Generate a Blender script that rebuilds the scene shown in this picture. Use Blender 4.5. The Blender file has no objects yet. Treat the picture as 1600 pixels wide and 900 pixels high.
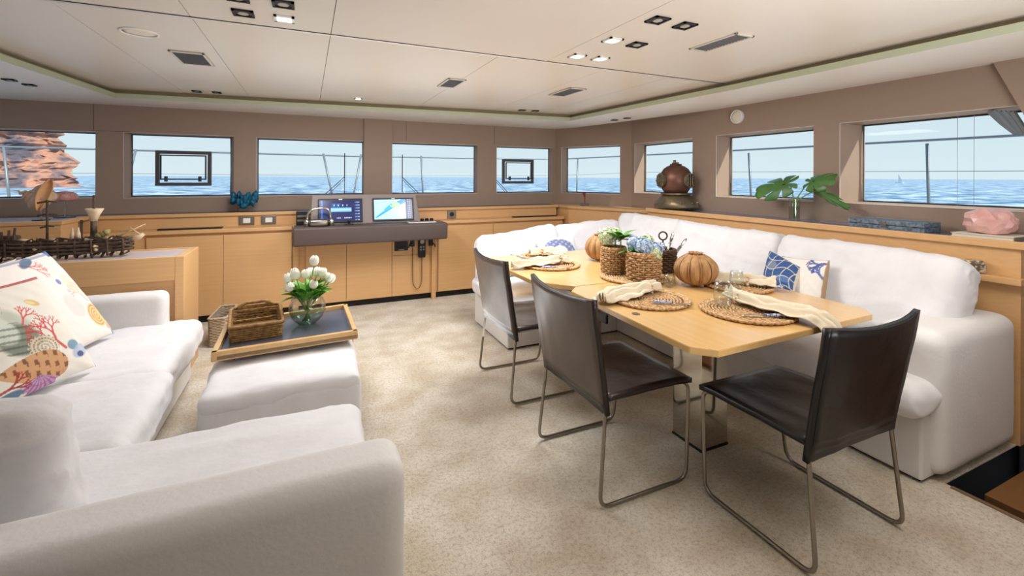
import bpy, bmesh, math, random
import numpy as np
from mathutils import Vector, Matrix, noise
from math import sin, cos, pi, radians, sqrt, atan2
random.seed(7)
S = bpy.context.scene
COL = S.collection
# ------------------------------------------------------------------ camera
F = 706.0; H = 1.42; YAW = radians(24.4); ROLL = radians(0.24); HY = 277.3
cd = bpy.data.cameras.new('camera'); cam = bpy.data.objects.new('camera', cd); COL.objects.link(cam)
cd.sensor_fit = 'HORIZONTAL'; cd.sensor_width = 36; cd.lens = F/1600*36
cd.shift_y = -(450-HY)/1600; cd.clip_start = 0.02; cd.clip_end = 60000
cam.matrix_world = Matrix.Translation((0, 0, H)) @ Matrix.Rotation(-YAW, 4, 'Z') @ Matrix.Rotation(pi/2, 4, 'X') @ Matrix.Rotation(ROLL, 4, 'Z')
S.camera = cam
S.view_settings.view_transform = 'Standard'; S.view_settings.look = 'None'
S.view_settings.gamma = 1; S.view_settings.use_curve_mapping = False
S.view_settings.exposure = 0.07
# ------------------------------------------------------------------ world (pale hazy sky)
W = bpy.data.worlds.new('sky'); S.world = W; W.use_nodes = True
nt = W.node_tree; bg = nt.nodes['Background']
tc = nt.nodes.new('ShaderNodeTexCoord'); sx = nt.nodes.new('ShaderNodeSeparateXYZ'); cr = nt.nodes.new('ShaderNodeValToRGB')
nt.links.new(tc.outputs['Generated'], sx.inputs[0]); nt.links.new(sx.outputs['Z'], cr.inputs[0]); nt.links.new(cr.outputs[0], bg.inputs[0])
cr.color_ramp.elements[0].position = 0.0; cr.color_ramp.elements[0].color = (0.80, 0.88, 0.95, 1)
cr.color_ramp.elements[1].position = 0.6; cr.color_ramp.elements[1].color = (0.45, 0.62, 0.88, 1)
e = cr.color_ramp.elements.new(0.12); e.color = (0.72, 0.82, 0.93, 1)
bg.inputs[1].default_value = 0.95
# ------------------------------------------------------------------ sun and the added unseen fill lamps
def lamp(name, kind, loc, power, color=(1, 1, 1), size=0.1, size_y=None, target=None, spot=None):
    l = bpy.data.lights.new(name, kind); l.energy = power; l.color = color
    o = bpy.data.objects.new(name, l); COL.objects.link(o); o.location = loc
    if kind == 'AREA':
        l.size = size
        if size_y: l.shape = 'RECTANGLE'; l.size_y = size_y
    elif kind != 'SUN': l.shadow_soft_size = size
    if spot: l.spot_size = spot; l.spot_blend = 0.6
    if target is not None:
        o.rotation_euler = (Vector(target)-Vector(loc)).to_track_quat('-Z', 'Y').to_euler()
    return o
sun = lamp('sun', 'SUN', (0, 0, 20), 6.0, (1.0, 0.93, 0.85), target=(-2.4, 7.2, 20-6.8)); sun.data.angle = 0.02
lamp('ceiling_fill_dining', 'AREA', (1.7, 3.1, 2.10), 38, (0.97, 0.98, 1.0), 0.8, 1.0, target=(1.7, 3.1, 0))  # unseen soft lamps added under the ceiling, standing in for the downlights
lamp('ceiling_fill_lounge', 'AREA', (-0.1, 3.7, 2.10), 31, (0.97, 0.98, 1.0), 0.6, 0.8, target=(-0.1, 3.7, 0))
lamp('ceiling_fill_near', 'AREA', (2.2, 0.7, 2.10), 13, (1, 0.95, 0.90), 0.8, 0.8, target=(2.2, 0.7, 0))  # added lamp that brightens the near right side
lamp('uplight_fill_aft', 'AREA', (1.6, -0.6, 1.1), 40, (0.97, 0.98, 1.0), 1.6, 0.8, target=(1.7, 0.9, 2.5)).data.spread = radians(130)  # unseen uplight added behind the camera to brighten the ceiling
lamp('uplight_fill_forward', 'AREA', (0.62, 3.3, 0.30), 19, (0.97, 0.98, 1.0), 0.8, 2.4, target=(0.8, 3.3, 2.5)).data.spread = radians(150)  # unseen mid-room uplight added to brighten the forward ceiling

# ------------------------------------------------------------------ helpers
def lin(c):
    r = []
    for v in c[:3]:
        v = v/255.0
        r.append(v/12.92 if v <= 0.04045 else ((v+0.055)/1.055)**2.4)
    return tuple(r)
def rgba(c): return (*lin(c), 1)
MATS = {}
def thinglass(name, tint=(255, 255, 255), base=0.04, edge=0.35, rough=0.0):
    m = bpy.data.materials.new(name); m.use_nodes = True; n = m.node_tree; n.nodes.clear()
    o = n.nodes.new('ShaderNodeOutputMaterial'); mx = n.nodes.new('ShaderNodeMixShader'); tr = n.nodes.new('ShaderNodeBsdfTransparent'); gl = n.nodes.new('ShaderNodeBsdfGlossy')
    tr.inputs[0].default_value = (*lin(tint), 1); gl.inputs['Roughness'].default_value = rough
    lw = n.nodes.new('ShaderNodeLayerWeight'); lw.inputs['Blend'].default_value = 0.5; mr = n.nodes.new('ShaderNodeMapRange')
    mr.inputs['To Min'].default_value = base; mr.inputs['To Max'].default_value = edge; pw = n.nodes.new('ShaderNodeMath'); pw.operation = 'POWER'; pw.inputs[1].default_value = 2.5
    n.links.new(lw.outputs['Facing'], pw.inputs[0]); n.links.new(pw.outputs[0], mr.inputs['Value']); n.links.new(mr.outputs[0], mx.inputs[0])
    n.links.new(tr.outputs[0], mx.inputs[1]); n.links.new(gl.outputs[0], mx.inputs[2]); n.links.new(mx.outputs[0], o.inputs[0]); return m
def mat(name, c, rough=0.5, metal=0.0, bump=None, vary=None, spec=None, trans=0.0, ior=1.45, coat=0.0, sheen=0.0, alpha=1.0, emit=None, sss=0):
    """bump=(scale, strength, (sx,sy,sz)); vary=(colour2, scale, (sx,sy,sz), contrast)"""
    m = bpy.data.materials.new(name); m.use_nodes = True; n = m.node_tree; b = n.nodes['Principled BSDF']
    b.inputs['Base Color'].default_value = rgba(c); b.inputs['Roughness'].default_value = rough; b.inputs['Metallic'].default_value = metal
    if spec is not None: b.inputs['Specular IOR Level'].default_value = spec
    b.inputs['Transmission Weight'].default_value = trans; b.inputs['IOR'].default_value = ior
    b.inputs['Coat Weight'].default_value = coat; b.inputs['Coat Roughness'].default_value = 0.15
    b.inputs['Sheen Weight'].default_value = sheen; b.inputs['Alpha'].default_value = alpha
    if emit: b.inputs['Emission Color'].default_value = rgba(emit[0]); b.inputs['Emission Strength'].default_value = emit[1]
    if sss: b.inputs['Subsurface Weight'].default_value = sss; b.inputs['Subsurface Radius'].default_value = (0.02, 0.01, 0.01)
    def coords(sc):
        t = n.nodes.new('ShaderNodeTexCoord'); mp = n.nodes.new('ShaderNodeMapping'); mp.inputs['Scale'].default_value = sc
        n.links.new(t.outputs['Object'], mp.inputs[0]); return mp
    if vary:
        c2, s, sc, con = vary; mp = coords(sc); nz = n.nodes.new('ShaderNodeTexNoise'); nz.inputs['Scale'].default_value = s; nz.inputs['Detail'].default_value = 6
        r = n.nodes.new('ShaderNodeValToRGB'); r.color_ramp.elements[0].position = 0.5-con; r.color_ramp.elements[1].position = 0.5+con
        r.color_ramp.elements[0].color = rgba(c); r.color_ramp.elements[1].color = rgba(c2)
        n.links.new(mp.outputs[0], nz.inputs['Vector']); n.links.new(nz.outputs[0], r.inputs[0]); n.links.new(r.outputs[0], b.inputs['Base Color'])
    if bump:
        s, st, sc = bump; mp = coords(sc); nz = n.nodes.new('ShaderNodeTexNoise'); nz.inputs['Scale'].default_value = s; nz.inputs['Detail'].default_value = 5
        bp = n.nodes.new('ShaderNodeBump'); bp.inputs['Strength'].default_value = st; bp.inputs['Distance'].default_value = 0.01
        n.links.new(mp.outputs[0], nz.inputs['Vector']); n.links.new(nz.outputs[0], bp.inputs['Height']); n.links.new(bp.outputs[0], b.inputs['Normal'])
    MATS[name] = m; return m
def paintmat(name, rough=0.8, emit=0.0):
    m = bpy.data.materials.new(name); m.use_nodes = True; n = m.node_tree; b = n.nodes['Principled BSDF']
    a = n.nodes.new('ShaderNodeAttribute'); a.attribute_name = 'paint'
    n.links.new(a.outputs['Color'], b.inputs['Base Color']); b.inputs['Roughness'].default_value = rough
    if emit:
        n.links.new(a.outputs['Color'], b.inputs['Emission Color']); b.inputs['Emission Strength'].default_value = emit
    MATS[name] = m; return m
U = (1, 1, 1)
fabric = mat('white_slipcover', (232, 231, 233), 0.9, bump=(14, 0.35, (1, 1.6, 1)), vary=((222, 220, 221), 9, U, 0.3), sheen=0.2)
fabric2 = mat('white_slipcover_plain', (226, 223, 221), 0.9, bump=(60, 0.15, U), sheen=0.2)
woodf = mat('blond_wood_x', (224, 180, 128), 0.38, vary=((212, 165, 112), 3, (0.6, 8, 26), 0.35), bump=(40, 0.03, (0.4, 5, 12)), coat=0.15)
woodt = mat('blond_wood_table', (226, 186, 126), 0.24, vary=((216, 172, 110), 3, (14, 0.6, 8), 0.35), coat=0.4)
darktop = mat('slate_laminate', (84, 83, 92), 0.2, bump=(200, 0.03, U))
taupe = mat('taupe_leatherette', (156, 134, 118), 0.65, bump=(120, 0.08, U))
taupe2 = mat('console_leather', (88, 74, 70), 0.45, bump=(180, 0.12, U))
podm = mat('pod_grey_taupe', (138, 126, 122), 0.5)
ceilm = mat('cream_ceiling_panel', (226, 218, 206), 0.36, vary=((220, 210, 198), 0.8, U, 0.4), spec=0.4)
soffit = mat('cream_soffit', (238, 232, 224), 0.4)
lipreflection = mat('lip_green_reflection', (190, 196, 168), 0.5)  # turquoise reflection put into the lip's base colour
browngap = mat('olive_shadow_gap', (168, 152, 118), 0.6)  # shade of the recess put into the olive colour
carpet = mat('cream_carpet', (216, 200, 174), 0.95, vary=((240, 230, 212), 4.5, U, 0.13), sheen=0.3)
def tuft(m):
    n = m.node_tree; b = n.nodes['Principled BSDF']; tc_ = n.nodes.new('ShaderNodeTexCoord')
    mixh = n.nodes.new('ShaderNodeMath'); mixh.operation = 'ADD'
    for k, (sc, w) in enumerate(((170, 0.7), (60, 0.8))):
        z_ = n.nodes.new('ShaderNodeTexNoise'); z_.inputs['Scale'].default_value = sc; z_.inputs['Detail'].default_value = 4; z_.inputs['Roughness'].default_value = 0.7
        mu = n.nodes.new('ShaderNodeMath'); mu.operation = 'MULTIPLY'; mu.inputs[1].default_value = w
        n.links.new(tc_.outputs['Object'], z_.inputs['Vector']); n.links.new(z_.outputs[0], mu.inputs[0]); n.links.new(mu.outputs[0], mixh.inputs[k])
    bp_ = n.nodes.new('ShaderNodeBump'); bp_.inputs['Strength'].default_value = 0.9; bp_.inputs['Distance'].default_value = 0.012
    n.links.new(mixh.outputs[0], bp_.inputs['Height']); n.links.new(bp_.outputs[0], b.inputs['Normal'])
    # crevice shade between the tufts, multiplied into the colour
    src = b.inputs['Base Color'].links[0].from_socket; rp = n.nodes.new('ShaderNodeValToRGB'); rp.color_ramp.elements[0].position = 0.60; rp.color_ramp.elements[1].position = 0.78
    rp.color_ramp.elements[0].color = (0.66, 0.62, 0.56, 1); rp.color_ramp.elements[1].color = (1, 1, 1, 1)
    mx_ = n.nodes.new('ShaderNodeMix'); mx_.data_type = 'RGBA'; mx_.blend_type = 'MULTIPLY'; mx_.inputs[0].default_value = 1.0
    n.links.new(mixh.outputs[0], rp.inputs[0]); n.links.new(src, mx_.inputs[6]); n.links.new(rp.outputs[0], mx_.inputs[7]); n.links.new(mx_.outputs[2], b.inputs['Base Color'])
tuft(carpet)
black = mat('black_plastic', (22, 22, 24), 0.4)
kick = mat('black_kickboard', (28, 22, 20), 0.5)
dleather = mat('dark_brown_leather', (40, 29, 27), 0.33, bump=(30, 0.12, U), coat=0.1)
bleather = mat('grey_brown_leather', (92, 80, 72), 0.36, bump=(14, 0.15, U))
steel = mat('brushed_steel', (150, 142, 132), 0.3, metal=1.0)
chrome = mat('mirror_chrome', (205, 200, 192), 0.06, metal=1.0)
darkseam = mat('dark_seam', (52, 40, 32), 0.7)
white_m = mat('white_paint', (235, 233, 228), 0.4)
creamgrille = mat('cream_grille', (226, 216, 198), 0.6)
ventm = mat('vent_slats_grey', (98, 96, 96), 0.5)
ventf = mat('vent_frame', (205, 198, 186), 0.4)
glassm = thinglass('clear_glass', (250, 252, 252), 0.05, 0.6, 0.02)
waterm = thinglass('vase_water', (232, 244, 234), 0.03, 0.3, 0.05)
acryl = thinglass('clear_acrylic', (225, 230, 236), 0.12, 0.5, 0.05)
wick = mat('honey_wicker', (214, 178, 132), 0.7, vary=((160, 118, 76), 40, U, 0.15), bump=(90, 0.4, U))
wickd = mat('dark_wicker', (104, 80, 62), 0.75, vary=((78, 58, 46), 30, U, 0.2), bump=(90, 0.4, U))
seagrass = mat('seagrass_weave', (176, 138, 84), 0.8, vary=((120, 88, 50), 45, U, 0.18), bump=(100, 0.5, U))
pale_wick = mat('pale_wicker', (200, 182, 158), 0.8, vary=((170, 150, 126), 40, U, 0.2))
matm = mat('placemat_straw', (226, 190, 142), 0.8, vary=((170, 126, 82), 70, U, 0.12), bump=(80, 0.6, U))
matb = mat('placemat_shadow_straw', (120, 84, 50), 0.9)  # gap shade between the coils put into the backing colour
pumpm = mat('bark_cloth_pumpkin', (196, 156, 108), 0.75, vary=((150, 104, 62), 12, (3, 3, 0.6), 0.25), bump=(22, 0.9, (3, 3, 0.5)))
napm = mat('cream_linen', (232, 220, 196), 0.9, bump=(160, 0.1, U), vary=((220, 206, 180), 10, U, 0.3))
leafm = mat('glossy_leaf', (62, 112, 44), 0.4, vary=((96, 150, 60), 12, U, 0.25))
leafd = mat('monstera_leaf', (52, 96, 46), 0.35, vary=((84, 128, 62), 6, U, 0.25))
tulipleaf = mat('tulip_leaf', (84, 150, 44), 0.45, vary=((126, 190, 70), 14, U, 0.3))
stemm = mat('green_stem', (120, 150, 70), 0.5)
tulipm = mat('white_tulip_petal', (248, 246, 236), 0.6, vary=((238, 238, 214), 20, U, 0.3), sss=0.1)
hydb = mat('blue_hydrangea', (132, 166, 208), 0.7, vary=((206, 218, 228), 60, U, 0.12))
hydw = mat('white_hydrangea', (232, 236, 216), 0.7, vary=((176, 198, 130), 60, U, 0.12))
copper = mat('aged_copper', (124, 88, 74), 0.42, metal=0.55, vary=((96, 64, 54), 7, U, 0.25))
brass = mat('tarnished_brass', (138, 118, 84), 0.4, metal=0.7, vary=((104, 100, 92), 20, U, 0.25))
helmglass = mat('dark_port_glass', (50, 56, 60), 0.1)
teal = mat('teal_coral', (14, 108, 138), 0.55, vary=((6, 66, 98), 24, U, 0.2), bump=(60, 0.5, U))
redcoral = mat('red_coral', (150, 66, 66), 0.6)
quartz = mat('rose_quartz', (214, 156, 152), 0.25, vary=((232, 196, 188), 9, U, 0.25), sss=0.3, coat=0.3)
croc = mat('blue_grey_croc', (122, 138, 152), 0.45, vary=((72, 84, 98), 55, U, 0.12), bump=(60, 0.6, U))
page = mat('book_cream', (226, 216, 198), 0.7)
bookgrey = mat('book_grey_spine', (120, 112, 100), 0.6)
drift = mat('driftwood', (108, 86, 68), 0.85, vary=((48, 38, 34), 30, U, 0.25), bump=(80, 0.6, U))
shellw = mat('bleached_shell', (222, 204, 176), 0.6, vary=((196, 160, 118), 18, U, 0.25))
conchm = mat('conch_outside', (222, 196, 170), 0.55, vary=((196, 160, 132), 18, U, 0.25))
conchp = mat('conch_lip', (240, 200, 150), 0.35, vary=((226, 150, 90), 8, U, 0.3))
pinkshell = mat('pink_urchin', (208, 164, 158), 0.5, vary=((170, 112, 112), 14, (6, 6, 0.6), 0.2))
brownpanel = mat('stair_panel', (120, 82, 44), 0.5)
deckm = mat('white_deck', (215, 218, 220), 0.6)
railm = mat('stainless_rail', (120, 128, 136), 0.4, metal=0.3)
whiterail = mat('boat_white', (225, 228, 230), 0.4)  # plain white for the sailing boat's hull and sail
blindm = mat('grey_blind', (120, 128, 134), 0.7)
handle_b = mat('blue_white_ceramic', (70, 86, 150), 0.25, vary=((225, 228, 238), 120, (1, 1, 1), 0.08))
cutl = mat('cutlery_steel', (190, 188, 184), 0.22, metal=1.0)
lampon = mat('lit_lamp', (255, 250, 235), 0.4, emit=((255, 246, 225), 3.0))
lampoff = mat('dull_lamp', (180, 172, 158), 0.3)
pm = paintmat('printed_cotton', 0.85)
scr = paintmat('lcd_screen', 0.2, emit=0.5)

def obj(name, bm, m, parent=None, world=False, smooth=False, auto=False):
    bmesh.ops.recalc_face_normals(bm, faces=bm.faces[:])
    me = bpy.data.meshes.new(name); bm.to_mesh(me); bm.free()
    for mm in (m if isinstance(m, (list, tuple)) else [m]): me.materials.append(mm)
    if smooth: me.polygons.foreach_set('use_smooth', [True]*len(me.polygons))
    if auto:
        me.polygons.foreach_set('use_smooth', [True]*len(me.polygons)); me.set_sharp_from_angle(angle=radians(35))
    o = bpy.data.objects.new(name, me); COL.objects.link(o)
    if parent is not None:
        o.parent = parent
        if world: o.data.transform(parent.matrix_basis.inverted())
    return o
def tag(o, label, cat, group=None, kind=None):
    if label: o['label'] = label
    if cat: o['category'] = cat
    if group: o['group'] = group
    if kind: o['kind'] = kind
    return o
def thing(name, label, cat, loc=(0, 0, 0), rz=0, group=None):
    o = bpy.data.objects.new(name, None); COL.objects.link(o); o.empty_display_size = 0.1
    o.matrix_basis = Matrix.Translation(loc) @ Matrix.Rotation(rz, 4, 'Z')
    return tag(o, label, cat, group)
def struct(name, bm, m, **k):
    o = obj(name, bm, m, **k); o['kind'] = 'structure'; return o
def rebase(o, loc):
    """move a one-mesh thing's origin to loc without moving its geometry"""
    o.data.transform(Matrix.Translation(-Vector(loc))); o.location = loc; return o
def dup(root, loc, rz, label, group=None, scale=1):
    r = root.copy(); COL.objects.link(r)
    r.matrix_basis = Matrix.Translation(loc) @ Matrix.Rotation(rz, 4, 'Z') @ Matrix.Scale(scale, 4)
    r['label'] = label
    if group: r['group'] = group
    for ch in root.children:
        c = ch.copy(); COL.objects.link(c); c.parent = r
        for g in ch.children:
            d = g.copy(); COL.objects.link(d); d.parent = c
    return r
def newbm(): return bmesh.new()
def box(bm, x0, x1, y0, y1, z0, z1, bev=0.0, seg=2, M=None):
    r = bmesh.ops.create_cube(bm, size=1); vs = r['verts']
    for v in vs: v.co = Vector(((x0+x1)/2+v.co.x*(x1-x0), (y0+y1)/2+v.co.y*(y1-y0), (z0+z1)/2+v.co.z*(z1-z0)))
    if bev:
        es = list({e for v in vs for e in v.link_edges})
        rr = bmesh.ops.bevel(bm, geom=es, offset=bev, segments=seg, profile=0.5, affect='EDGES'); vs = list({v for f in rr['faces'] for v in f.verts} | {v for v in vs if v.is_valid})
    if M is not None:
        for v in vs: v.co = M @ v.co
    return vs
def bx(*a, **k):
    bm = newbm(); box(bm, *a, **k); return bm
def prism(bm, pts, z0, z1):
    """polygon pts (x,y) extruded from z0 to z1"""
    a = [bm.verts.new((x, y, z0)) for x, y in pts]; b = [bm.verts.new((x, y, z1)) for x, y in pts]
    n = len(pts); bm.faces.new(a[::-1]); bm.faces.new(b)
    for i in range(n): bm.faces.new((a[i], a[(i+1) % n], b[(i+1) % n], b[i]))
    return a+b
def roundpath(pts, r, n=6, closed=False):
    pts = [Vector(p) for p in pts]; out = []; N = len(pts)
    for i, p in enumerate(pts):
        if not closed and i in (0, N-1): out.append(p); continue
        a = pts[i-1]; b = pts[(i+1) % N]; da = (a-p); db = (b-p); rr = min(r, da.length*0.49, db.length*0.49)
        p0 = p+da.normalized()*rr; p2 = p+db.normalized()*rr
        for k in range(n+1):
            t = k/n; out.append(p0*(1-t)**2+p*2*t*(1-t)+p2*t*t)
    return out
def tube(bm, pts, r, n=8, closed=False, cap=True, flat=1.0):
    pts = [Vector(p) for p in pts]; N = len(pts)
    rs = r if isinstance(r, (list, tuple)) else [r]*N
    rings = []; up = None
    for i, p in enumerate(pts):
        if closed: t = pts[(i+1) % N]-pts[i-1]
        else: t = pts[min(i+1, N-1)]-pts[max(i-1, 0)]
        if t.length < 1e-9: t = Vector((0, 0, 1))
        t.normalize()
        if up is None:
            up = Vector((0, 0, 1)) if abs(t.z) < 0.9 else Vector((1, 0, 0))
        up = (up-t*up.dot(t))
        if up.length < 1e-6: up = t.orthogonal()
        up.normalize(); s = t.cross(up)
        rings.append([bm.verts.new(p+(s*cos(2*pi*k/n)+up*sin(2*pi*k/n)*flat)*rs[i]) for k in range(n)])
    for i in range(N if closed else N-1):
        A = rings[i]; B = rings[(i+1) % N]
        for k in range(n): bm.faces.new((A[k], A[(k+1) % n], B[(k+1) % n], B[k]))
    if cap and not closed: bm.faces.new(rings[0][::-1]); bm.faces.new(rings[-1])
    return [v for rg in rings for v in rg]
def lathe(bm, prof, n=32, c=(0, 0, 0), mod=None, capb=True, capt=True, ax=None):
    """prof: list of (r,z); mod(theta, t)->radius factor; ax: Matrix"""
    rings = []
    for j, (r, z) in enumerate(prof):
        ring = []
        for k in range(n):
            a = 2*pi*k/n; f = mod(a, j/(len(prof)-1)) if mod else 1
            v = Vector((r*f*cos(a), r*f*sin(a), z))
            if ax is not None: v = ax @ v
            ring.append(bm.verts.new(v+Vector(c)))
        rings.append(ring)
    for j in range(len(prof)-1):
        for k in range(n): bm.faces.new((rings[j][k], rings[j][(k+1) % n], rings[j+1][(k+1) % n], rings[j+1][k]))
    if capb: bm.faces.new(rings[0][::-1])
    if capt: bm.faces.new(rings[-1])
    return [v for r in rings for v in r]
def cyl(bm, c, r, z0, z1, n=24, ax=None): return lathe(bm, [(r, z0), (r, z1)], n, c, ax=ax)
def ball(bm, c, r, sub=2, sc=(1, 1, 1), nz=0, ns=1, seed=0):
    rr = bmesh.ops.create_icosphere(bm, subdivisions=sub, radius=1)
    for v in rr['verts']:
        d = v.co.normalized(); f = 1+nz*noise.noise(d*ns+Vector((seed, 0, 0)))
        v.co = Vector(c)+Vector((d.x*r*sc[0], d.y*r*sc[1], d.z*r*sc[2]))*f
    return rr['verts']
def cushion(size, r, puff=0.0, wr=0.004, seed=0, cuts=26, ws=6.0, M=None, axis=2):
    """soft rounded block centred on the origin; puff swells the 'axis' faces"""
    bm = newbm(); bmesh.ops.create_cube(bm, size=2)
    bmesh.ops.subdivide_edges(bm, edges=bm.edges[:], cuts=cuts, use_grid_fill=True)
    h = Vector(size)/2; oth = [i for i in range(3) if i != axis]
    for v in bm.verts:
        t = [0.45*c+0.55*sin(c*pi/2) for c in v.co]
        q = Vector((t[0]*h[0], t[1]*h[1], t[2]*h[2]))
        inn = Vector([max(-(h[i]-r), min(h[i]-r, q[i])) for i in range(3)])
        d = q-inn
        if d.length > 1e-9: q = inn+d.normalized()*r
        else: d = Vector((0, 0, 0))
        a = q[oth[0]]/h[oth[0]]; b = q[oth[1]]/h[oth[1]]
        q[axis] *= 1+puff*(1-a*a)*(1-b*b)
        q[oth[0]] -= a*0.006*sin(3*b+seed)*(1 if wr > 0.002 else 0); q[oth[1]] -= b*0.005*sin(2.4*a+seed*2)*(1 if wr > 0.002 else 0)
        nrm = Vector([q[i]/h[i] for i in range(3)]); nrm = Vector([c**5 if abs(c) > 0 else 0 for c in nrm])
        if nrm.length > 1e-6: nrm.normalize()
        if wr:
            nn = noise.noise(q*ws+Vector((seed*3.1, seed, 0)))+0.5*noise.noise(Vector((q.x*ws*3, q.y*ws*1.2, q.z*ws*3))+Vector((seed, 0, seed)))
            rdg = 1-abs(noise.noise(Vector((q.x*4.2, q.y*9, q.z*5))+Vector((seed*2, 5, 0))))*6
            q += nrm*(nn*wr+max(0, rdg)*wr*0.9)
        v.co = q
    if M is not None: bm.transform(M)
    return bm
def TR(x, y, z, rx=0, ry=0, rz=0):
    return Matrix.Translation((x, y, z)) @ Matrix.Rotation(rz, 4, 'Z') @ Matrix.Rotation(ry, 4, 'Y') @ Matrix.Rotation(rx, 4, 'X')
def patchpillow(BL, BR, TRc, TL, thick, n=60, paint=None, seed=0, bow=0.05, wr=0.004, box_=False):
    """throw cushion stretched between four corners; returns (bm, colours)"""
    BL, BR, TRc, TL = map(Vector, (BL, BR, TRc, TL)); N = (BR-BL).cross(TL-BL).normalized()
    bm = newbm(); cols = []; grid = {}
    for side in (0, 1):
        for j in range(n+1):
            for i in range(n+1):
                edge = i in (0, n) or j in (0, n)
                if side == 1 and edge: grid[(1, i, j)] = grid[(0, i, j)]; continue
                u = i/n; v = j/n; a = 2*u-1; b = 2*v-1
                ub = u+bow*0.5*(-a)*(1-b*b)*abs(a)**3; vb = v+bow*0.5*(-b)*(1-a*a)*abs(b)**3
                p = BL*(1-ub)*(1-vb)+BR*ub*(1-vb)+TRc*ub*vb+TL*(1-ub)*vb
                k = 0.42 if not box_ else 0.22
                t = ((1-a*a)*(1-b*b))**k
                w = wr*(noise.noise(Vector((u*5+seed, v*5, side)))+0.5*noise.noise(Vector((u*13+seed, v*11, side))))
                edgew = sin((u+v)*40+seed)*0.0015
                p = p+N*(1 if side == 0 else -1)*(t*(thick/2+w))+N*edgew*(1-t)
                grid[(side, i, j)] = bm.verts.new(p); cols.append((u, v, side))
        for j in range(n):
            for i in range(n):
                q = [grid[(side, i, j)], grid[(side, i+1, j)], grid[(side, i+1, j+1)], grid[(side, i, j+1)]]
                bm.faces.new(q if side == 0 else q[::-1])
    return bm, np.array(cols)
def setpaint(o, rgb):
    a = o.data.color_attributes.new('paint', 'FLOAT_COLOR', 'POINT')
    d = np.ones((len(o.data.vertices), 4), dtype=np.float32); d[:, :3] = rgb; a.data.foreach_set('color', d.ravel())
def RAY(x, y):
    u = x-800; v = HY-y; u2 = u*cos(ROLL)-v*sin(ROLL); v2 = v*cos(ROLL)+u*sin(ROLL)
    return Vector((sin(YAW), cos(YAW), 0))+Vector((cos(YAW), -sin(YAW), 0))*(u2/F)+Vector((0, 0, v2/F))
def atZ(x, y, z): r = RAY(x, y); return Vector((0, 0, H))+r*((z-H)/r.z)
def atX(x, y, X): r = RAY(x, y); return Vector((0, 0, H))+r*(X/r.x)
def atY(x, y, Y): r = RAY(x, y); return Vector((0, 0, H))+r*(Y/r.y)

# ================================================================== STRUCTURE
# floor with the stair opening at the lower right
bm = newbm()
prism(bm, [(-4, -3), (2.72, -3), (2.72, 1.085), (5, 1.085), (5, 7), (-4, 7)], -0.006, 0.0)
struct('floor', bm, carpet)
def wall(name, P0, P1, z0, z1, wins, m=taupe, out=0.12):
    """inner face from P0 to P1 (seen from inside); wins: dict(i=(s0,s1,z0,z1), o=(s0b,s1b,s0t,s1t,z0,z1)) ; outward = right-hand of direction reversed"""
    P0 = Vector((*P0, 0)); P1 = Vector((*P1, 0)); d = (P1-P0); L = d.length; d.normalize(); nrm = Vector((-d.y, d.x, 0))  # outward to the left of travel
    bm = newbm()
    def P(s, z, dep=0): return P0+d*s+nrm*dep+Vector((0, 0, z))
    def q(*p): bm.faces.new([bm.verts.new(v) for v in p])
    s = 0
    for w in wins:
        a, b, c, e = w['i']
        q(P(s, z0), P(a, z0), P(a, z1), P(s, z1))
        q(P(a, z0), P(b, z0), P(b, c), P(a, c)); q(P(a, e), P(b, e), P(b, z1), P(a, z1))
        o0b, o1b, o0t, o1t, oc, oe = w['o']
        q(P(a, c), P(b, c), P(o1b, oc, out), P(o0b, oc, out)); q(P(a, e), P(b, e), P(o1t, oe, out), P(o0t, oe, out))
        q(P(a, c), P(o0b, oc, out), P(o0t, oe, out), P(a, e)); q(P(b, c), P(o1b, oc, out), P(o1t, oe, out), P(b, e))
        s = b
    q(P(s, z0), P(L, z0), P(L, z1), P(s, z1))
    # outer skin so that the wall has a thickness
    s = 0
    for w in wins:
        o0b, o1b, o0t, o1t, oc, oe = w['o']
        q(P(s, z0, out), P(min(o0b, o0t), z0, out), P(min(o0b, o0t), z1, out), P(s, z1, out))
        q(P(min(o0b, o0t), z0, out), P(max(o1b, o1t), z0, out), P(max(o1b, o1t), oc, out), P(min(o0b, o0t), oc, out)); q(P(min(o0b, o0t), oe, out), P(max(o1b, o1t), oe, out), P(max(o1b, o1t), z1, out), P(min(o0b, o0t), z1, out))
        s = max(o1b, o1t)
    q(P(s, z0, out), P(L, z0, out), P(L, z1, out), P(s, z1, out))
    bmesh.ops.remove_doubles(bm, verts=bm.verts[:], dist=1e-5)
    struct(name, bm, m)
    return P
paneglass = thinglass('window_glass', (248, 253, 252), 0.004, 0.04, 0.0)
hatchm = mat('hatch_grey', (84, 82, 86), 0.4, metal=0.3)
sillm = mat('pale_trim_highlight', (205, 196, 188), 0.45)
wframe = mat('window_gasket', (44, 44, 50), 0.5)
WN = [0]
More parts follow.
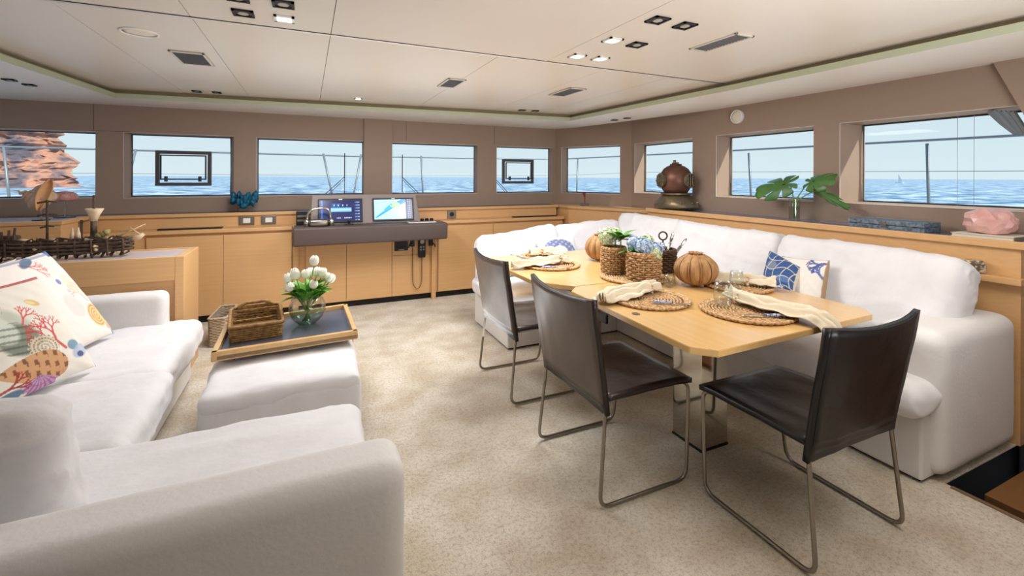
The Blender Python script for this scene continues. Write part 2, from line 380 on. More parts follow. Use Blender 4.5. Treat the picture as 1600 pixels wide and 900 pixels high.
def window(P, w, out=0.12, hatch=None):
    WN[0] += 1; o0b, o1b, o0t, o1t, oc, oe = w['o']
    root = bpy.data.objects.new('window_%d' % WN[0], None); COL.objects.link(root); root['kind'] = 'structure'
    c = P((o0b+o1b)/2, oc, out); root.matrix_basis = Matrix.Translation(c)
    bm = newbm(); g = 0.02
    pts = [P(o0b, oc, out-g), P(o1b, oc, out-g), P(o1t, oe, out-g), P(o0t, oe, out-g)]
    tube(bm, pts, 0.009, 6, closed=True); obj('window_frame', bm, wframe, root, world=True)
    ia, ib, ic, ie = w['i']; bm = newbm(); tube(bm, [P(ia, ic, -0.001), P(ib, ic, -0.001)], 0.004, 6); obj('window_edge_glint', bm, sillm, root, world=True)  # thin pale strip painted in as the bottom edge highlight
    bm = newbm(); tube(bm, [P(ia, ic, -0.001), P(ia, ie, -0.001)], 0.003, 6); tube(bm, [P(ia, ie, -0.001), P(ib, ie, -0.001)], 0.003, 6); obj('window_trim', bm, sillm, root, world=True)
    bm = newbm(); a = [bm.verts.new(P(s, z, out-0.012)) for s, z in ((o0b, oc), (o1b, oc), (o1t, oe), (o0t, oe))]
    b = [bm.verts.new(P(s, z, out-0.004)) for s, z in ((o0b, oc), (o1b, oc), (o1t, oe), (o0t, oe))]
    bm.faces.new(a); bm.faces.new(b[::-1])
    for i in range(4): bm.faces.new((a[i], b[i], b[(i+1) % 4], a[(i+1) % 4]))
    obj('window_pane', bm, paneglass, root, world=True)
    if hatch:
        s0, s1, z0, z1 = hatch; bm = newbm()
        fr = lambda a, b, c, d, y0, y1: box(bm, X0+a, X0+b, 5.65+out-y1, 5.65+out-y0, c, d, bev=0.003)
        w_ = 0.034
        for q_ in ((s0, s1, z0, z0+w_), (s0, s1, z1-w_, z1), (s0, s0+w_, z0+w_, z1-w_), (s1-w_, s1, z0+w_, z1-w_)): fr(*q_, 0.025, 0.06)
        f = obj('hatch_frame', bm, hatchm, root, world=True)
        bm = newbm(); k = 0.045
        k = 0.042; w_ = 0.013
        for q_ in ((s0+k, s1-k, z0+k*1.5, z0+k*1.5+w_), (s0+k, s1-k, z1-k-w_, z1-k), (s0+k, s0+k+w_, z0+k*1.5+w_, z1-k-w_), (s1-k-w_, s1-k, z0+k*1.5+w_, z1-k-w_)): fr(*q_, 0.055, 0.075)
        obj('hatch_sash', bm, wframe, root, world=True)
        for s in (s0+(s1-s0)*0.2, s1-(s1-s0)*0.2):
            bm = newbm(); p = P(s, z0+k*1.3+0.02, out-0.08); tube(bm, [p+Vector((0, 0, -0.03)), p+Vector((0, 0, 0.025))], 0.016, 6)
            obj('hatch_latch', bm, wframe, root, world=True)
    return root
# front wall (inner plane y=5.65, window plane 5.77); travel -x -> +x gives outward = +y
X0 = -3.0
fw = []
for (a, b) in ((-2.78, -1.872), (-1.605, -0.755), (-0.493, 0.61), (0.952, 2.04), (2.336, 3.18)):
    k = 5.77/5.75
    oa, ob = a*k-X0, b*k-X0
    ia, ib = oa-0.012, ob+0.012
    fw.append(dict(i=(ia, ib, 1.205, 1.845), o=(oa, ob, oa, ob, 1.215, 1.837)))
fw[1]['i'] = (fw[1]['i'][0]-0.03, fw[1]['i'][1]+0.03, 1.2, 1.85)
Pf = wall('wall_front', (X0, 5.65), (3.25, 5.65), 0, 2.3, fw)
hs = {1: (-1.415-X0, -0.93-X0, 1.318, 1.682), 4: (2.45-X0, 2.93-X0, 1.335, 1.672)}
for i, w in enumerate(fw): window(Pf, w, hatch=hs.get(i))
# corner wall
L = sqrt(0.53**2+1.05**2)
cw = dict(i=(0.1, 0.995, 1.205, 1.85), o=(0.135, 0.955, 0.135, 0.955, 1.218, 1.84))
Pc = wall('wall_corner', (3.25, 5.65), (3.78, 4.6), 0, 2.3, [cw]); window(Pc, cw)
# right wall, travel towards -y : outward = +x
XR = 3.76
def sr(y): return 4.6-y
rwins = []
for (yf, yn, ynb, xi) in ((4.49, 3.63, 3.60, 4.545), (3.225, 2.36, 2.34, 3.30), (2.04, 1.345, 0.9, 2.14)):
    rwins.append(dict(i=(sr(xi), sr(yn if ynb > 1 else 0.80)+0.02, 1.235, 1.85), o=(sr(yf), sr(ynb), sr(yf), sr(yn if ynb > 1 else 0.95), 1.25, 1.828)))
Pr = wall('wall_right', (XR, 4.6), (XR, -3), 0, 2.3, rwins, out=0.14)
for w in rwins: window(Pr, w, out=0.14)
# left wall with daylight openings (outside the frame)
lw = [dict(i=(a, b, 1.2, 1.85), o=(a, b, a, b, 1.2, 1.85)) for a, b in ((0.6, 2.2), (2.8, 4.4), (5.0, 6.6), (7.0, 8.4))]
Pl = wall('wall_left', (X0, -3), (X0, 5.65), 0, 2.3, lw)
# closed wall added behind the camera to block daylight from aft
struct('wall_aft_block', bx(-3.1, 3.9, -3.1, -3.0, 0, 2.3), taupe)
# raked corner post at the right of the last window
bm = newbm()
p0 = Vector((XR-0.03, 1.27, 2.2)); 
a = [bm.verts.new(v) for v in ((XR-0.05, 1.30, 2.2), (XR+0.05, 1.30, 2.2), (XR+0.05, 0.86, 1.08), (XR-0.05, 0.86, 1.08))]
b = [bm.verts.new(v) for v in ((XR-0.05, 0.95, 2.2), (XR+0.05, 0.95, 2.2), (XR+0.05, 0.40, 1.08), (XR-0.05, 0.40, 1.08))]
bm.faces.new(a); bm.faces.new(b[::-1])
for i in range(4): bm.faces.new((a[i], b[i], b[(i+1) % 4], a[(i+1) % 4]))
struct('trim_1', bm, taupe)
# projecting pillar behind the helm
struct('trim_2', bx(0.615, 0.945, 5.615, 5.66, 1.04, 2.13, bev=0.006), taupe)
# upholstery seams on the header
bm = newbm()
for x in (-1.88, 1.12, 2.3): box(bm, x-0.0015, x+0.0015, 5.6485, 5.652, 1.86, 2.12)
box(bm, -1.9, -1.6, 5.6485, 5.652, 1.855, 1.858)
struct('trim_3', bm, darkseam)
# ceiling: raised panels with fine gaps, then the lower soffit ring and its lips
bm = newbm()
xs = [-2.4, -1.05, -0.52, 0.115, 1.12, 1.95, 2.55, 3.3]
for i in range(len(xs)-1):
    g = 0.0016
    box(bm, xs[i]+g, xs[i+1]-g, 2.66, 5.4, 2.2, 2.22)
xs2 = [-2.4, -0.52, 0.115, 1.45, 3.3]
for i in range(len(xs2)-1): box(bm, xs2[i]+0.0016, xs2[i+1]-0.0016, -3, 2.645, 2.196, 2.22)
box(bm, -3.2, 3.92, -3.1, 6.1, 2.23, 2.3)
struct('ceiling', bm, ceilm)
bm = newbm(); tube(bm, [(-2.2, 2.672, 2.199), (3.1, 2.672, 2.199)], 0.014, 10, flat=0.45)
struct('trim_4', bm, soffit, smooth=True)
struct('trim_5', bx(-2.2, 3.1, 2.645, 2.656, 2.194, 2.235), darkseam)
inner = [(-1.56, 5.13), (2.93, 4.75), (3.04, 2.55), (3.04, -3.1), (-2.05, -3.1), (-1.68, 3.9)]
def ringoff(k):  # move the loop outward by k
    c = [(-1.56-k, 5.13+k), (2.93+k*0.9, 4.75+k), (3.04+k, 2.55), (3.04+k, -3.1), (-2.05-k, -3.1), (-1.68-k, 3.9)]
    return c
outer = [(-3.1, 5.9), (3.3, 5.9), (3.9, 2.55), (3.9, -3.1), (-3.1, -3.1), (-3.1, 3.9)]
def strip(bm, A, za, B, zb, closed=True):
    n = len(A)
    for i in range(n):
        if i == 3: continue
        j = (i+1) % n
        bm.faces.new([bm.verts.new(v) for v in ((*A[i], za), (*A[j], za), (*B[j], zb), (*B[i], zb))])
bm = newbm(); strip(bm, inner, 2.115, outer, 2.115); strip(bm, inner, 2.158, outer, 2.158)
struct('trim_6', bm, soffit)
bm = newbm(); strip(bm, inner, 2.115, ringoff(0.0), 2.158)
struct('trim_7', bm, lipreflection)
bm = newbm(); strip(bm, ringoff(0.07), 2.158, ringoff(0.07), 2.21)
struct('trim_8', bm, browngap)
# ceiling vents
def vent(c, sx, sy, label, rz=0):
    t = thing('ceiling_vent', label, 'vent', (c[0], c[1], 2.2), rz, 'louvred air vents in the ceiling')
    bm = newbm()
    for (a, b, d, e) in ((-sx, sx, -sy, -sy+0.015), (-sx, sx, sy-0.015, sy), (-sx, -sx+0.015, -sy, sy), (sx-0.015, sx, -sy, sy)): box(bm, a, b, d, e, -0.012, -0.002, bev=0.002)
    obj('frame', bm, ventf, t)
    bm = newbm(); n = int(2*sy/0.022)
    for i in range(n):
        y = -sy+0.02+(2*sy-0.04)*i/(n-1); box(bm, -sx+0.012, sx-0.012, y-0.006, y+0.002, -0.010, -0.001)
    obj('slats', bm, ventm, t)
    obj('backing', bx(-sx+0.01, sx-0.01, -sy+0.01, sy-0.01, -0.0015, 0), black, t)
vent((-0.69, 3.585), 0.095, 0.175, 'louvred ceiling vent at the far left, beside the round ceiling speaker')
vent((1.08, 3.595), 0.075, 0.165, 'louvred ceiling vent over the helm end, the middle one of the far row')
vent((2.14, 3.52), 0.085, 0.19, 'louvred ceiling vent near the corner, rightmost of the far row')
vent((2.145, 1.86), 0.07, 0.165, 'long louvred ceiling vent nearest the right windows, this side of the ceiling joint')
# downlights
dl = None
def downlight(c, label, on, s=0.045, z=2.195, grp='small square downlights in the ceiling'):
    t = thing('downlight', label, 'ceiling light', (c[0], c[1], z), 0, grp)
    bm = newbm()
    for (a, b, d, e) in ((-s, s, -s, -s*0.72), (-s, s, s*0.72, s), (-s, -s*0.72, -s, s), (s*0.72, s, -s, s)): box(bm, a, b, d, e, -0.008, 0.0)
    obj('bezel', bm, white_m if on else black, t)
    bm = newbm(); box(bm, -s*0.72, s*0.72, -s*0.72, s*0.72, -0.004, -0.001); obj('housing', bm, lampon if on else black, t)
    bm = newbm(); cyl(bm, (0, 0, 0), s*0.5, -0.007, -0.0035, 16); obj('lens', bm, lampon if on else lampoff, t)
for c, l, on in (((-0.278, 2.474), 'dark square downlight in the left ceiling group, left of the lit one', False),
                 ((-0.10, 2.27), 'dark square downlight at the top edge above the left group', False),
                 ((-0.104, 2.479), 'lit square downlight in the left ceiling group', True),
                 ((-0.278, 2.27), 'dark square downlight at the top edge, outer corner of the left group', False),
                 ((1.559, 1.719), 'square downlight of the right group, nearest row, left one', False),
                 ((1.741, 1.725), 'square downlight of the right group, nearest row, right one', False),
                 ((1.56, 2.08), 'pale square downlight of the right group, middle row, left one', True),
                 ((1.739, 2.089), 'dark square downlight of the right group, middle row, right one', False),
                 ((1.561, 2.446), 'lit square downlight of the right group, far row, left one', True),
                 ((1.73, 2.434), 'lit square downlight of the right group, far row, right one', True)):
    downlight(c, l, on)
for c, l in (((-0.922, 4.96), 'small ceiling fitting by the front soffit over the left windows, left of the pair'), ((-0.764, 4.95), 'small ceiling fitting by the front soffit over the left windows, right of the pair'),
             ((2.255, 4.7), 'small ceiling fitting by the front soffit near the corner, left of the pair'), ((2.416, 4.68), 'small ceiling fitting by the front soffit near the corner, right of the pair'),
             ((0.459, 4.72), 'small pale ceiling fitting by the front soffit above the helm')):
    downlight(c, l, 'pale' in l, 0.035, 2.198)
for c, l in (((-1.964, 4.482), 'small downlight in the left soffit, nearer one'), ((-1.934, 4.668), 'small downlight in the left soffit, farther one'),
             ((3.339, 4.408), 'small downlight in the soffit near the corner window, left one'), ((3.364, 4.203), 'small downlight in the soffit near the corner window, right one')):
    downlight(c, l, False, 0.032, 2.113, 'small downlights in the soffit')
# round speakers
t = thing('ceiling_speaker', 'round cream speaker flush in the ceiling', 'speaker', (-0.83, 3.066, 2.2))
bm = newbm(); lathe(bm, [(0.088, -0.001), (0.088, -0.008), (0.078, -0.009), (0.076, -0.003)], 40, capb=False, capt=False); obj('rim', bm, soffit, t, smooth=True)
bm = newbm(); lathe(bm, [(0.076, -0.002), (0.05, -0.005), (0.01, -0.006)], 40); obj('grille', bm, creamgrille, t, smooth=True)
t = thing('wall_speaker', 'round white speaker mounted on the brown header above the diving helmet', 'speaker', (XR, 3.05, 2.01))
ax = Matrix.Rotation(-pi/2, 4, 'Y')
bm = newbm(); lathe(bm, [(0.066, 0), (0.066, 0.025), (0.058, 0.032), (0.052, 0.028)], 40, ax=ax, capt=False); obj('rim', bm, white_m, t, auto=True)
bm = newbm(); lathe(bm, [(0.052, 0.018), (0.052, 0.027), (0.03, 0.031), (0.005, 0.033)], 40, ax=ax); obj('grille', bm, creamgrille, t, smooth=True)

# ================================================================== BUILT-IN JOINERY
def cab(name, label, loc): return thing(name, label, 'cabinet', loc)
# front run left of the helm
t = cab('cabinet', 'low blond wood cabinet left of the helm under the front windows', (-0.8, 5.4, 0))
obj('body', bx(-2.9, -0.14, 5.205, 5.645, 0.07, 0.872), woodf, t, world=True)
for a, b in ((-1.35, -0.745), (-0.741, -0.145)): obj('door', bx(a, b, 5.188, 5.204, 0.075, 0.845, bev=0.002), woodf, t, world=True)
obj('kickboard', bx(-2.9, -0.14, 5.24, 5.6, 0.0, 0.07), kick, t, world=True)
obj('ledge', bx(-2.9, -0.14, 5.165, 5.645, 0.872, 0.907, bev=0.004), woodf, t, world=True)
# helm cabinet
t = cab('cabinet', 'blond wood helm cabinet under the dark console slab', (0.65, 5.4, 0))
obj('body', bx(-0.136, 1.40, 5.205, 5.645, 0.07, 0.916), woodf, t, world=True)
for a, b, z0, z1 in ((-0.01, 0.389, 0.075, 0.88), (0.393, 0.871, 0.075, 0.88), (0.875, 1.30, 0.075, 0.53)): obj('door', bx(a, b, 5.186, 5.204, z0, z1, bev=0.002), woodf, t, world=True)
obj('instrument_panel', bx(0.875, 1.30, 5.186, 5.204, 0.534, 0.88, bev=0.002), woodf, t, world=True)
obj('kickboard', bx(-0.136, 1.40, 5.24, 5.6, 0.0, 0.07), kick, t, world=True)
for x in (-0.10, 1.35): obj('post', bx(x-0.025, x+0.025, 5.17, 5.205, 0.0, 0.90, bev=0.003), woodf, t, world=True)
# right run
t = cab('cabinet', 'low blond wood cabinet right of the helm behind the sofa', (2.4, 5.4, 0))
obj('body', bx(1.404, 3.10, 5.205, 5.645, 0.07, 0.872), woodf, t, world=True)
for a, b in ((1.41, 2.10), (2.104, 3.1)): obj('door', bx(a, b, 5.188, 5.204, 0.075, 0.845, bev=0.002), woodf, t, world=True)
obj('kickboard', bx(1.404, 3.10, 5.24, 5.6, 0.0, 0.07), kick, t, world=True)
obj('ledge', bx(1.404, 3.11, 5.165, 5.645, 0.872, 0.907, bev=0.004), woodf, t, world=True)
# upper shelf along the whole front
t = thing('window_shelf', 'long blond wood shelf with dark top running under the front windows', 'shelf', (0, 5.5, 0.91))
obj('riser', bx(-2.9, 3.1, 5.37, 5.645, 0.908, 1.018), woodf, t, world=True)
obj('front_lip', bx(-2.9, 3.12, 5.345, 5.375, 1.018, 1.05, bev=0.004), woodf, t, world=True)
obj('top', bx(-2.9, 3.1, 5.375, 5.645, 1.018, 1.047), darktop, t, world=True)
# corner unit joining the front shelf and the right shelf
t = cab('corner_cabinet', 'blond wood corner cabinet under the corner window', (3.3, 4.8, 0))
bm = newbm(); prism(bm, [(3.145, 5.64), (3.145, 5.12), (3.60, 4.0), (3.75, 4.0), (3.75, 4.60), (3.24, 5.62)], 0.0, 1.018); obj('body', bm, woodf, t, world=True)
bm = newbm(); prism(bm, [(3.125, 5.64), (3.125, 5.10), (3.58, 3.98), (3.755, 3.98), (3.755, 4.60), (3.245, 5.63)], 1.019, 1.05); obj('top', bm, woodf, t, world=True)
# right unit
t = cab('sideboard', 'long blond wood sideboard with slate top coloured by blue reflection under the right windows', (3.6, 2.5, 0))
obj('body', bx(3.46, 3.755, 1.07, 3.96, 0.0, 1.045), woodf, t, world=True)
obj('front_lip', bx(3.435, 3.47, 1.05, 3.97, 1.047, 1.088, bev=0.004), woodf, t, world=True)
obj('front_lip', bx(3.47, 3.755, 1.05, 1.075, 1.047, 1.088, bev=0.004), woodf, t, world=True)
obj('top', bx(3.47, 3.755, 1.076, 3.965, 1.047, 1.083), mat('slate_blue_reflection', (84, 96, 132), 0.12), t, world=True)  # blue reflection put into the colour of the top
obj('ledge', bx(3.40, 3.459, 1.05, 3.9, 0.86, 0.895, bev=0.003), woodf, t, world=True)
# stair well
struct('trim_9', bx(2.72, 5.0, -3, 1.3, -0.75, -0.7), kick)
struct('trim_10', bx(3.44, 3.75, 1.062, 1.068, -0.7, 0.0), kick)
struct('trim_11', bx(2.82, 3.9, -1.0, 0.985, -0.05, -0.015, bev=0.003), brownpanel)
struct('trim_12', bx(2.722, 3.9, 1.086, 1.14, -0.7, -0.007), kick)
struct('trim_13', bx(2.70, 2.722, -1, 1.058, -0.4, 0.004), mat('carpet_edge_strip', (120, 96, 70), 0.6))

# peninsula behind the left sofa
t = cab('low_cabinet', 'blond wood low cabinet at the end of the left sofa, under the ship model', (-1.4, 4.0, 0))
obj('body', bx(-2.95, -0.80, 3.82, 4.25, 0.0, 0.845, bev=0.002), woodf, t, world=True)
obj('corner_post', bx(-0.83, -0.775, 3.80, 4.26, 0.0, 0.865, bev=0.004), woodf, t, world=True)
obj('rim', bx(-2.95, -0.83, 3.80, 3.82, 0.70, 0.865, bev=0.003), woodf, t, world=True)
obj('rim', bx(-2.95, -0.83, 4.24, 4.26, 0.70, 0.865, bev=0.003), woodf, t, world=True)
obj('top', bx(-2.95, -0.83, 3.82, 4.24, 0.845, 0.856), mat('pale_inlay_top', (214, 204, 206), 0.15), t, world=True)
t = cab('corner_block', 'blond wood block at the far left carrying the conch and the pink shell', (-2.2, 5.0, 0))
obj('body', bx(-2.95, -1.82, 4.86, 5.16, 0.0, 1.02, bev=0.002), woodf, t, world=True)
obj('top', bx(-2.95, -1.81, 4.85, 5.342, 1.02, 1.05, bev=0.003), woodf, t, world=True)
obj('inlay', bx(-2.95, -1.86, 4.9, 5.33, 1.05, 1.052), mat('pale_inlay', (190, 186, 200), 0.2), t, world=True)

# ================================================================== HELM
t = console = thing('helm_console', 'dark taupe leather helm console slab with raised instrument pod', 'console', (0.65, 5.1, 0.735))
obj('slab', bx(-0.126, 1.425, 4.85, 5.182, 0.735, 0.918, bev=0.022, seg=4), taupe2, t, world=True, auto=True)
bm = newbm()
a = [bm.verts.new(v) for v in ((0.035, 5.07, 0.918), (1.165, 5.07, 0.918), (1.165, 5.34, 0.918), (0.035, 5.34, 0.918))]
b = [bm.verts.new(v) for v in ((0.05, 5.16, 1.228), (1.13, 5.16, 1.228), (1.13, 5.32, 1.20), (0.05, 5.32, 1.20))]
bm.faces.new(a[::-1]); bm.faces.new(b)
for i in range(4): bm.faces.new((a[i], a[(i+1) % 4], b[(i+1) % 4], b[i]))
bmesh.ops.bevel(bm, geom=bm.edges[:], offset=0.008, segments=2, affect='EDGES')
obj('instrument_pod', bm, podm, t, world=True)
# screens on the sloping face: plane from (z .918,y 5.07) to (1.228, 5.16)
def screen(x0, x1, label, paintf):
    ang = math.atan2(0.09, 0.31)
    M = TR((x0+x1)/2, 5.07+0.09*0.46-0.006, 0.918+0.31*0.46, rx=-ang)
    t = bpy.data.objects.new('navigation_screen', None); COL.objects.link(t); t.matrix_basis = M
    tag(t, label, 'screen', 'two navigation screens on the helm pod')
    w = (x1-x0)/2; h = 0.128
    obj('bezel', bx(-w, w, -0.012, 0.004, -h, h, bev=0.004), black, t)
    n, m2 = 120, 70; bm = newbm(); vs = []; uv = []
    for j in range(m2+1):
        for i in range(n+1):
            vs.append(bm.verts.new((-w*0.93+2*w*0.93*i/n, -0.0135, -h*0.86+2*h*0.86*j/m2))); uv.append((i/n, j/m2))
    for j in range(m2):
        for i in range(n): bm.faces.new((vs[j*(n+1)+i], vs[j*(n+1)+i+1], vs[(j+1)*(n+1)+i+1], vs[(j+1)*(n+1)+i]))
    o = obj('display', bm, scr, t); setpaint(o, paintf(np.array(uv)))
    bm = newbm(); box(bm, -0.018, 0.018, -0.0136, -0.012, h*0.9, h*0.97); obj('maker_plate', bm, white_m, t)
def dist_seg(u, v, a, b):
    ax_, ay = a; bx_, by = b; dx, dy = bx_-ax_, by-ay; L2 = dx*dx+dy*dy+1e-12
    tt = np.clip(((u-ax_)*dx+(v-ay)*dy)/L2, 0, 1); return np.hypot(u-ax_-tt*dx, v-ay-tt*dy), tt
def fill(c, m, col, a=1.0):
    m = np.clip(m, 0, 1)[:, None]*a; return c*(1-m)+np.array(lin(col))*m
def chart(uv):
    u, v = uv[:, 0], uv[:, 1]; c = np.tile(np.array(lin((168, 204, 238))), (len(u), 1))
    for a, b, w in (((0.05, 0.1), (0.4, 0.55), 0.06), ((0.3, 0.5), (0.5, 0.7), 0.11), ((0.42, 0.6), (0.6, 0.68), 0.08)):
        d, tt = dist_seg(u, v, a, b); c = fill(c, (d < w*(0.4+0.6*tt)), (48, 168, 224))
    d, tt = dist_seg(u, v, (0.62, 0.78), (0.8, 0.95)); c = fill(c, d < 0.09, (38, 132, 222))
    c = fill(c, np.hypot((u-0.57)*1.2, v-0.7)+0.04*np.sin(u*50+v*31) < 0.16, (158, 208, 150))
    d, tt = dist_seg(u, v, (0.1, 0.16), (0.5, 0.6)); c = fill(c, d < 0.008, (20, 90, 190))
    c = fill(c, (u > 0.82), (30, 36, 78)); c = fill(c, (u > 0.86) & (u < 0.96) & (np.sin(v*60) > 0.2) & (np.sin(u*150) > -0.4), (130, 150, 210))
    return c
def gauges(uv):
    u, v = uv[:, 0], uv[:, 1]; c = np.tile(np.array(lin((22, 34, 84))), (len(u), 1))
    c = fill(c, (u > 0.03) & (u < 0.08), (60, 90, 170)); c = fill(c, (u > 0.26) & (u < 0.76) & (v > 0.44) & (v < 0.63), (120, 176, 226)); c = fill(c, (u > 0.26) & (u < 0.76) & (v > 0.5) & (v < 0.55), (168, 206, 240))
    c = fill(c, (u > 0.28) & (u < 0.5) & (v > 0.66) & (v < 0.85), (30, 70, 130))
    c = fill(c, (u > 0.3) & (u < 0.75) & (v > 0.7) & (v < 0.8) & (np.sin(u*60) > 0.75), (170, 190, 230))
    c = fill(c, (v > 0.1) & (v < 0.17) & (u > 0.4) & (u < 0.76) & (np.sin(u*160) > -0.2) & ~((u > 0.5) & (u < 0.58)), (190, 200, 230))
    c = fill(c, (u > 0.85) & (u < 0.97) & (np.sin(v*44) > 0.3) & (np.sin(u*200) > -0.3), (140, 170, 215))
    return c
screen(0.105, 0.545, 'left helm screen, dark display with a pale blue band across it', gauges)
screen(0.65, 1.095, 'right helm screen showing a pale blue sea chart', chart)
# throttle lever set
t = thing('engine_throttle', 'chrome twin lever engine throttle on the left of the helm console', 'throttle', (0.11, 4.98, 0.918))
obj('base', bx(-0.09, 0.09, -0.06, 0.05, 0.0, 0.07, bev=0.02, seg=3), steel, t, auto=True)
bm = newbm(); tube(bm, roundpath([(-0.11, 0, 0.0), (-0.10, -0.01, 0.17), (0.10, -0.01, 0.19), (0.12, 0, 0.0)], 0.07), 0.011, 8); obj('lever', bm, chrome, t, smooth=True)
for x in (-0.11, 0.12): 
    bm = newbm(); lathe(bm, [(0.03, 0), (0.028, 0.05), (0.018, 0.07), (0.008, 0.075)], 16, (x, 0, 0)); obj('hub', bm, chrome, t, smooth=True)
t = thing('joystick', 'small black joystick on the helm console beside the throttle', 'control', (0.40, 4.99, 0.918))
obj('base', bx(-0.045, 0.045, -0.025, 0.025, 0, 0.012, bev=0.003), black, t)
bm = newbm(); tube(bm, [(0, 0, 0.01), (0, 0, 0.05)], [0.012, 0.016], 10); obj('stick', bm, black, t)
t = thing('vhf_radio', 'black radio box standing at the left side of the instrument pod', 'radio', (-0.03, 5.2, 0.918))
obj('body', bx(-0.07, 0.055, -0.07, 0.06, 0, 0.15, bev=0.01), black, t)
obj('face_strip', bx(-0.06, 0.05, -0.074, -0.069, 0.085, 0.105), steel, t); obj('face_strip', bx(-0.06, 0.05, -0.074, -0.069, 0.04, 0.06), steel, t)
t = thing('control_keypad', 'low pale framed keypad tray at the right end of the helm console', 'keypad', (1.17, 4.97, 0.918))
obj('frame', bx(-0.16, 0.14, -0.05, 0.06, 0, 0.008, bev=0.002), white_m, t); obj('pad', bx(-0.14, 0.12, -0.04, 0.05, 0.007, 0.011), podm, t)
for k, x in enumerate((1.20, 1.255, 1.31)):
    o = obj('control_knob', None or (lambda b: (lathe(b, [(0.022, 0), (0.022, 0.02), (0.014, 0.03)], 14), b)[1])(newbm()), black); o.location = (x, 5.13, 0.918)
    o.parent = console; o.location = Vector(o.location)-Vector((0.65, 5.1, 0.735))
    0 and tag(o, 'black control knob beside the right end of the pod, ' + ('left', 'middle', 'right')[k] + ' of three', 'knob', 'three knobs on the helm console')
# switch plates
for x, l, nm in ((-0.56, 'rocker switch plate under the teal coral, left of the pair', 'switch_plate'), (-0.36, 'rocker switch plate beside the helm console, right of the pair', 'switch_plate')):
    t = thing(nm, l, 'switch', (x, 5.368, 0.965)); obj('plate', bx(-0.075, 0.065, -0.012, 0, -0.045, 0.045, bev=0.004), steel, t); obj('switch', bx(-0.035, 0.03, -0.018, -0.011, -0.025, 0.025, bev=0.003), white_m, t)
t = thing('power_socket', 'grey square power socket on the shelf riser right of the helm', 'socket', (1.62, 5.368, 0.965)); obj('plate', bx(-0.055, 0.055, -0.012, 0, -0.05, 0.05, bev=0.004), steel, t)
bm = newbm(); cyl(bm, (0, 0, 0), 0.028, 0.012, 0.016, 20, ax=Matrix.Rotation(pi/2, 4, 'X')); obj('socket_hole', bm, black, t)
# handset etc on the helm cabinet
t = thing('square_panel', 'black square panel display on the helm cabinet', 'panel', (0.975, 5.186, 0.655)); obj('frame', bx(-0.075, 0.075, -0.016, 0, -0.07, 0.07, bev=0.004), black, t); obj('display', bx(-0.055, 0.055, -0.018, -0.014, -0.04, 0.05), mat('dark_screen', (40, 42, 48), 0.15), t); obj('nameplate', bx(-0.03, 0.03, -0.019, -0.015, -0.062, -0.052), steel, t)  # square display panel with a nameplate
t = thing('cable_plug', 'black cable plug between the square panel and the handset', 'plug', (1.10, 5.186, 0.665)); obj('socket', bx(-0.025, 0.025, -0.02, 0, -0.04, 0.035, bev=0.004), black, t)
bm = newbm(); tube(bm, roundpath([(0, -0.02, 0.0), (-0.03, -0.04, 0), (-0.05, -0.03, -0.05)], 0.02), 0.007, 6); obj('cable', bm, black, t)
t = thing('remote_handset', 'black remote handset with coiled cord hanging on the helm cabinet', 'handset', (1.205, 5.186, 0.62))
bm = cushion((0.085, 0.045, 0.25), 0.018, 0, 0, cuts=6, M=TR(0, -0.028, 0.0)); obj('body', bm, black, t, smooth=True)
bm = newbm(); cyl(bm, (0, 0, 0.06), 0.024, 0.052, 0.055, 16, ax=Matrix.Rotation(pi/2, 4, 'X')); obj('keypad', bm, steel, t)
for z in (0.0, -0.03):
    for x in (-0.016, 0.016): obj('key', bx(x-0.009, x+0.009, -0.055, -0.051, z-0.008, z+0.008), steel, t)
path = roundpath([(0.0, -0.03, -0.125), (0.0, -0.03, -0.42), (-0.05, -0.03, -0.50), (-0.105, -0.03, -0.42), (-0.105, -0.02, 0.02)], 0.06, 10)
dense = []
for i in range(len(path)-1):
    a, b = path[i], path[i+1]; n = max(1, int((b-a).length/0.0025))
    for k in range(n): dense.append(a.lerp(b, k/n))
coil = [p+Vector((cos(i*0.8)*0.007, sin(i*0.8)*0.007, 0)) for i, p in enumerate(dense)]
bm = newbm(); tube(bm, coil, 0.0028, 4); obj('coiled_cord', bm, black, t, smooth=True)
t = thing('cable_plug', 'black cable plug right of the handset', 'plug', (1.315, 5.17, 0.66)); obj('socket', bx(-0.03, 0.02, -0.02, 0, -0.035, 0.035, bev=0.004), black, t)
bm = newbm(); tube(bm, roundpath([(0, -0.02, 0.0), (0.03, -0.04, -0.01), (0.045, -0.02, -0.05)], 0.02), 0.007, 6); obj('cable', bm, black, t)

# ================================================================== SOFAS
def part_c(name, x0, x1, y0, y1, z0, z1, r, t, puff=0.0, wr=0.004, seed=0, axis=2, m=None, cuts=26, tilt=None, ws=6.0):
    M = TR((x0+x1)/2, (y0+y1)/2, (z0+z1)/2, *(tilt or (0, 0, 0)))
    bm = cushion((x1-x0, y1-y0, z1-z0), r, puff, wr, seed, cuts, ws, M, axis)
    return obj(name, bm, m or fabric, t, world=True, smooth=True)
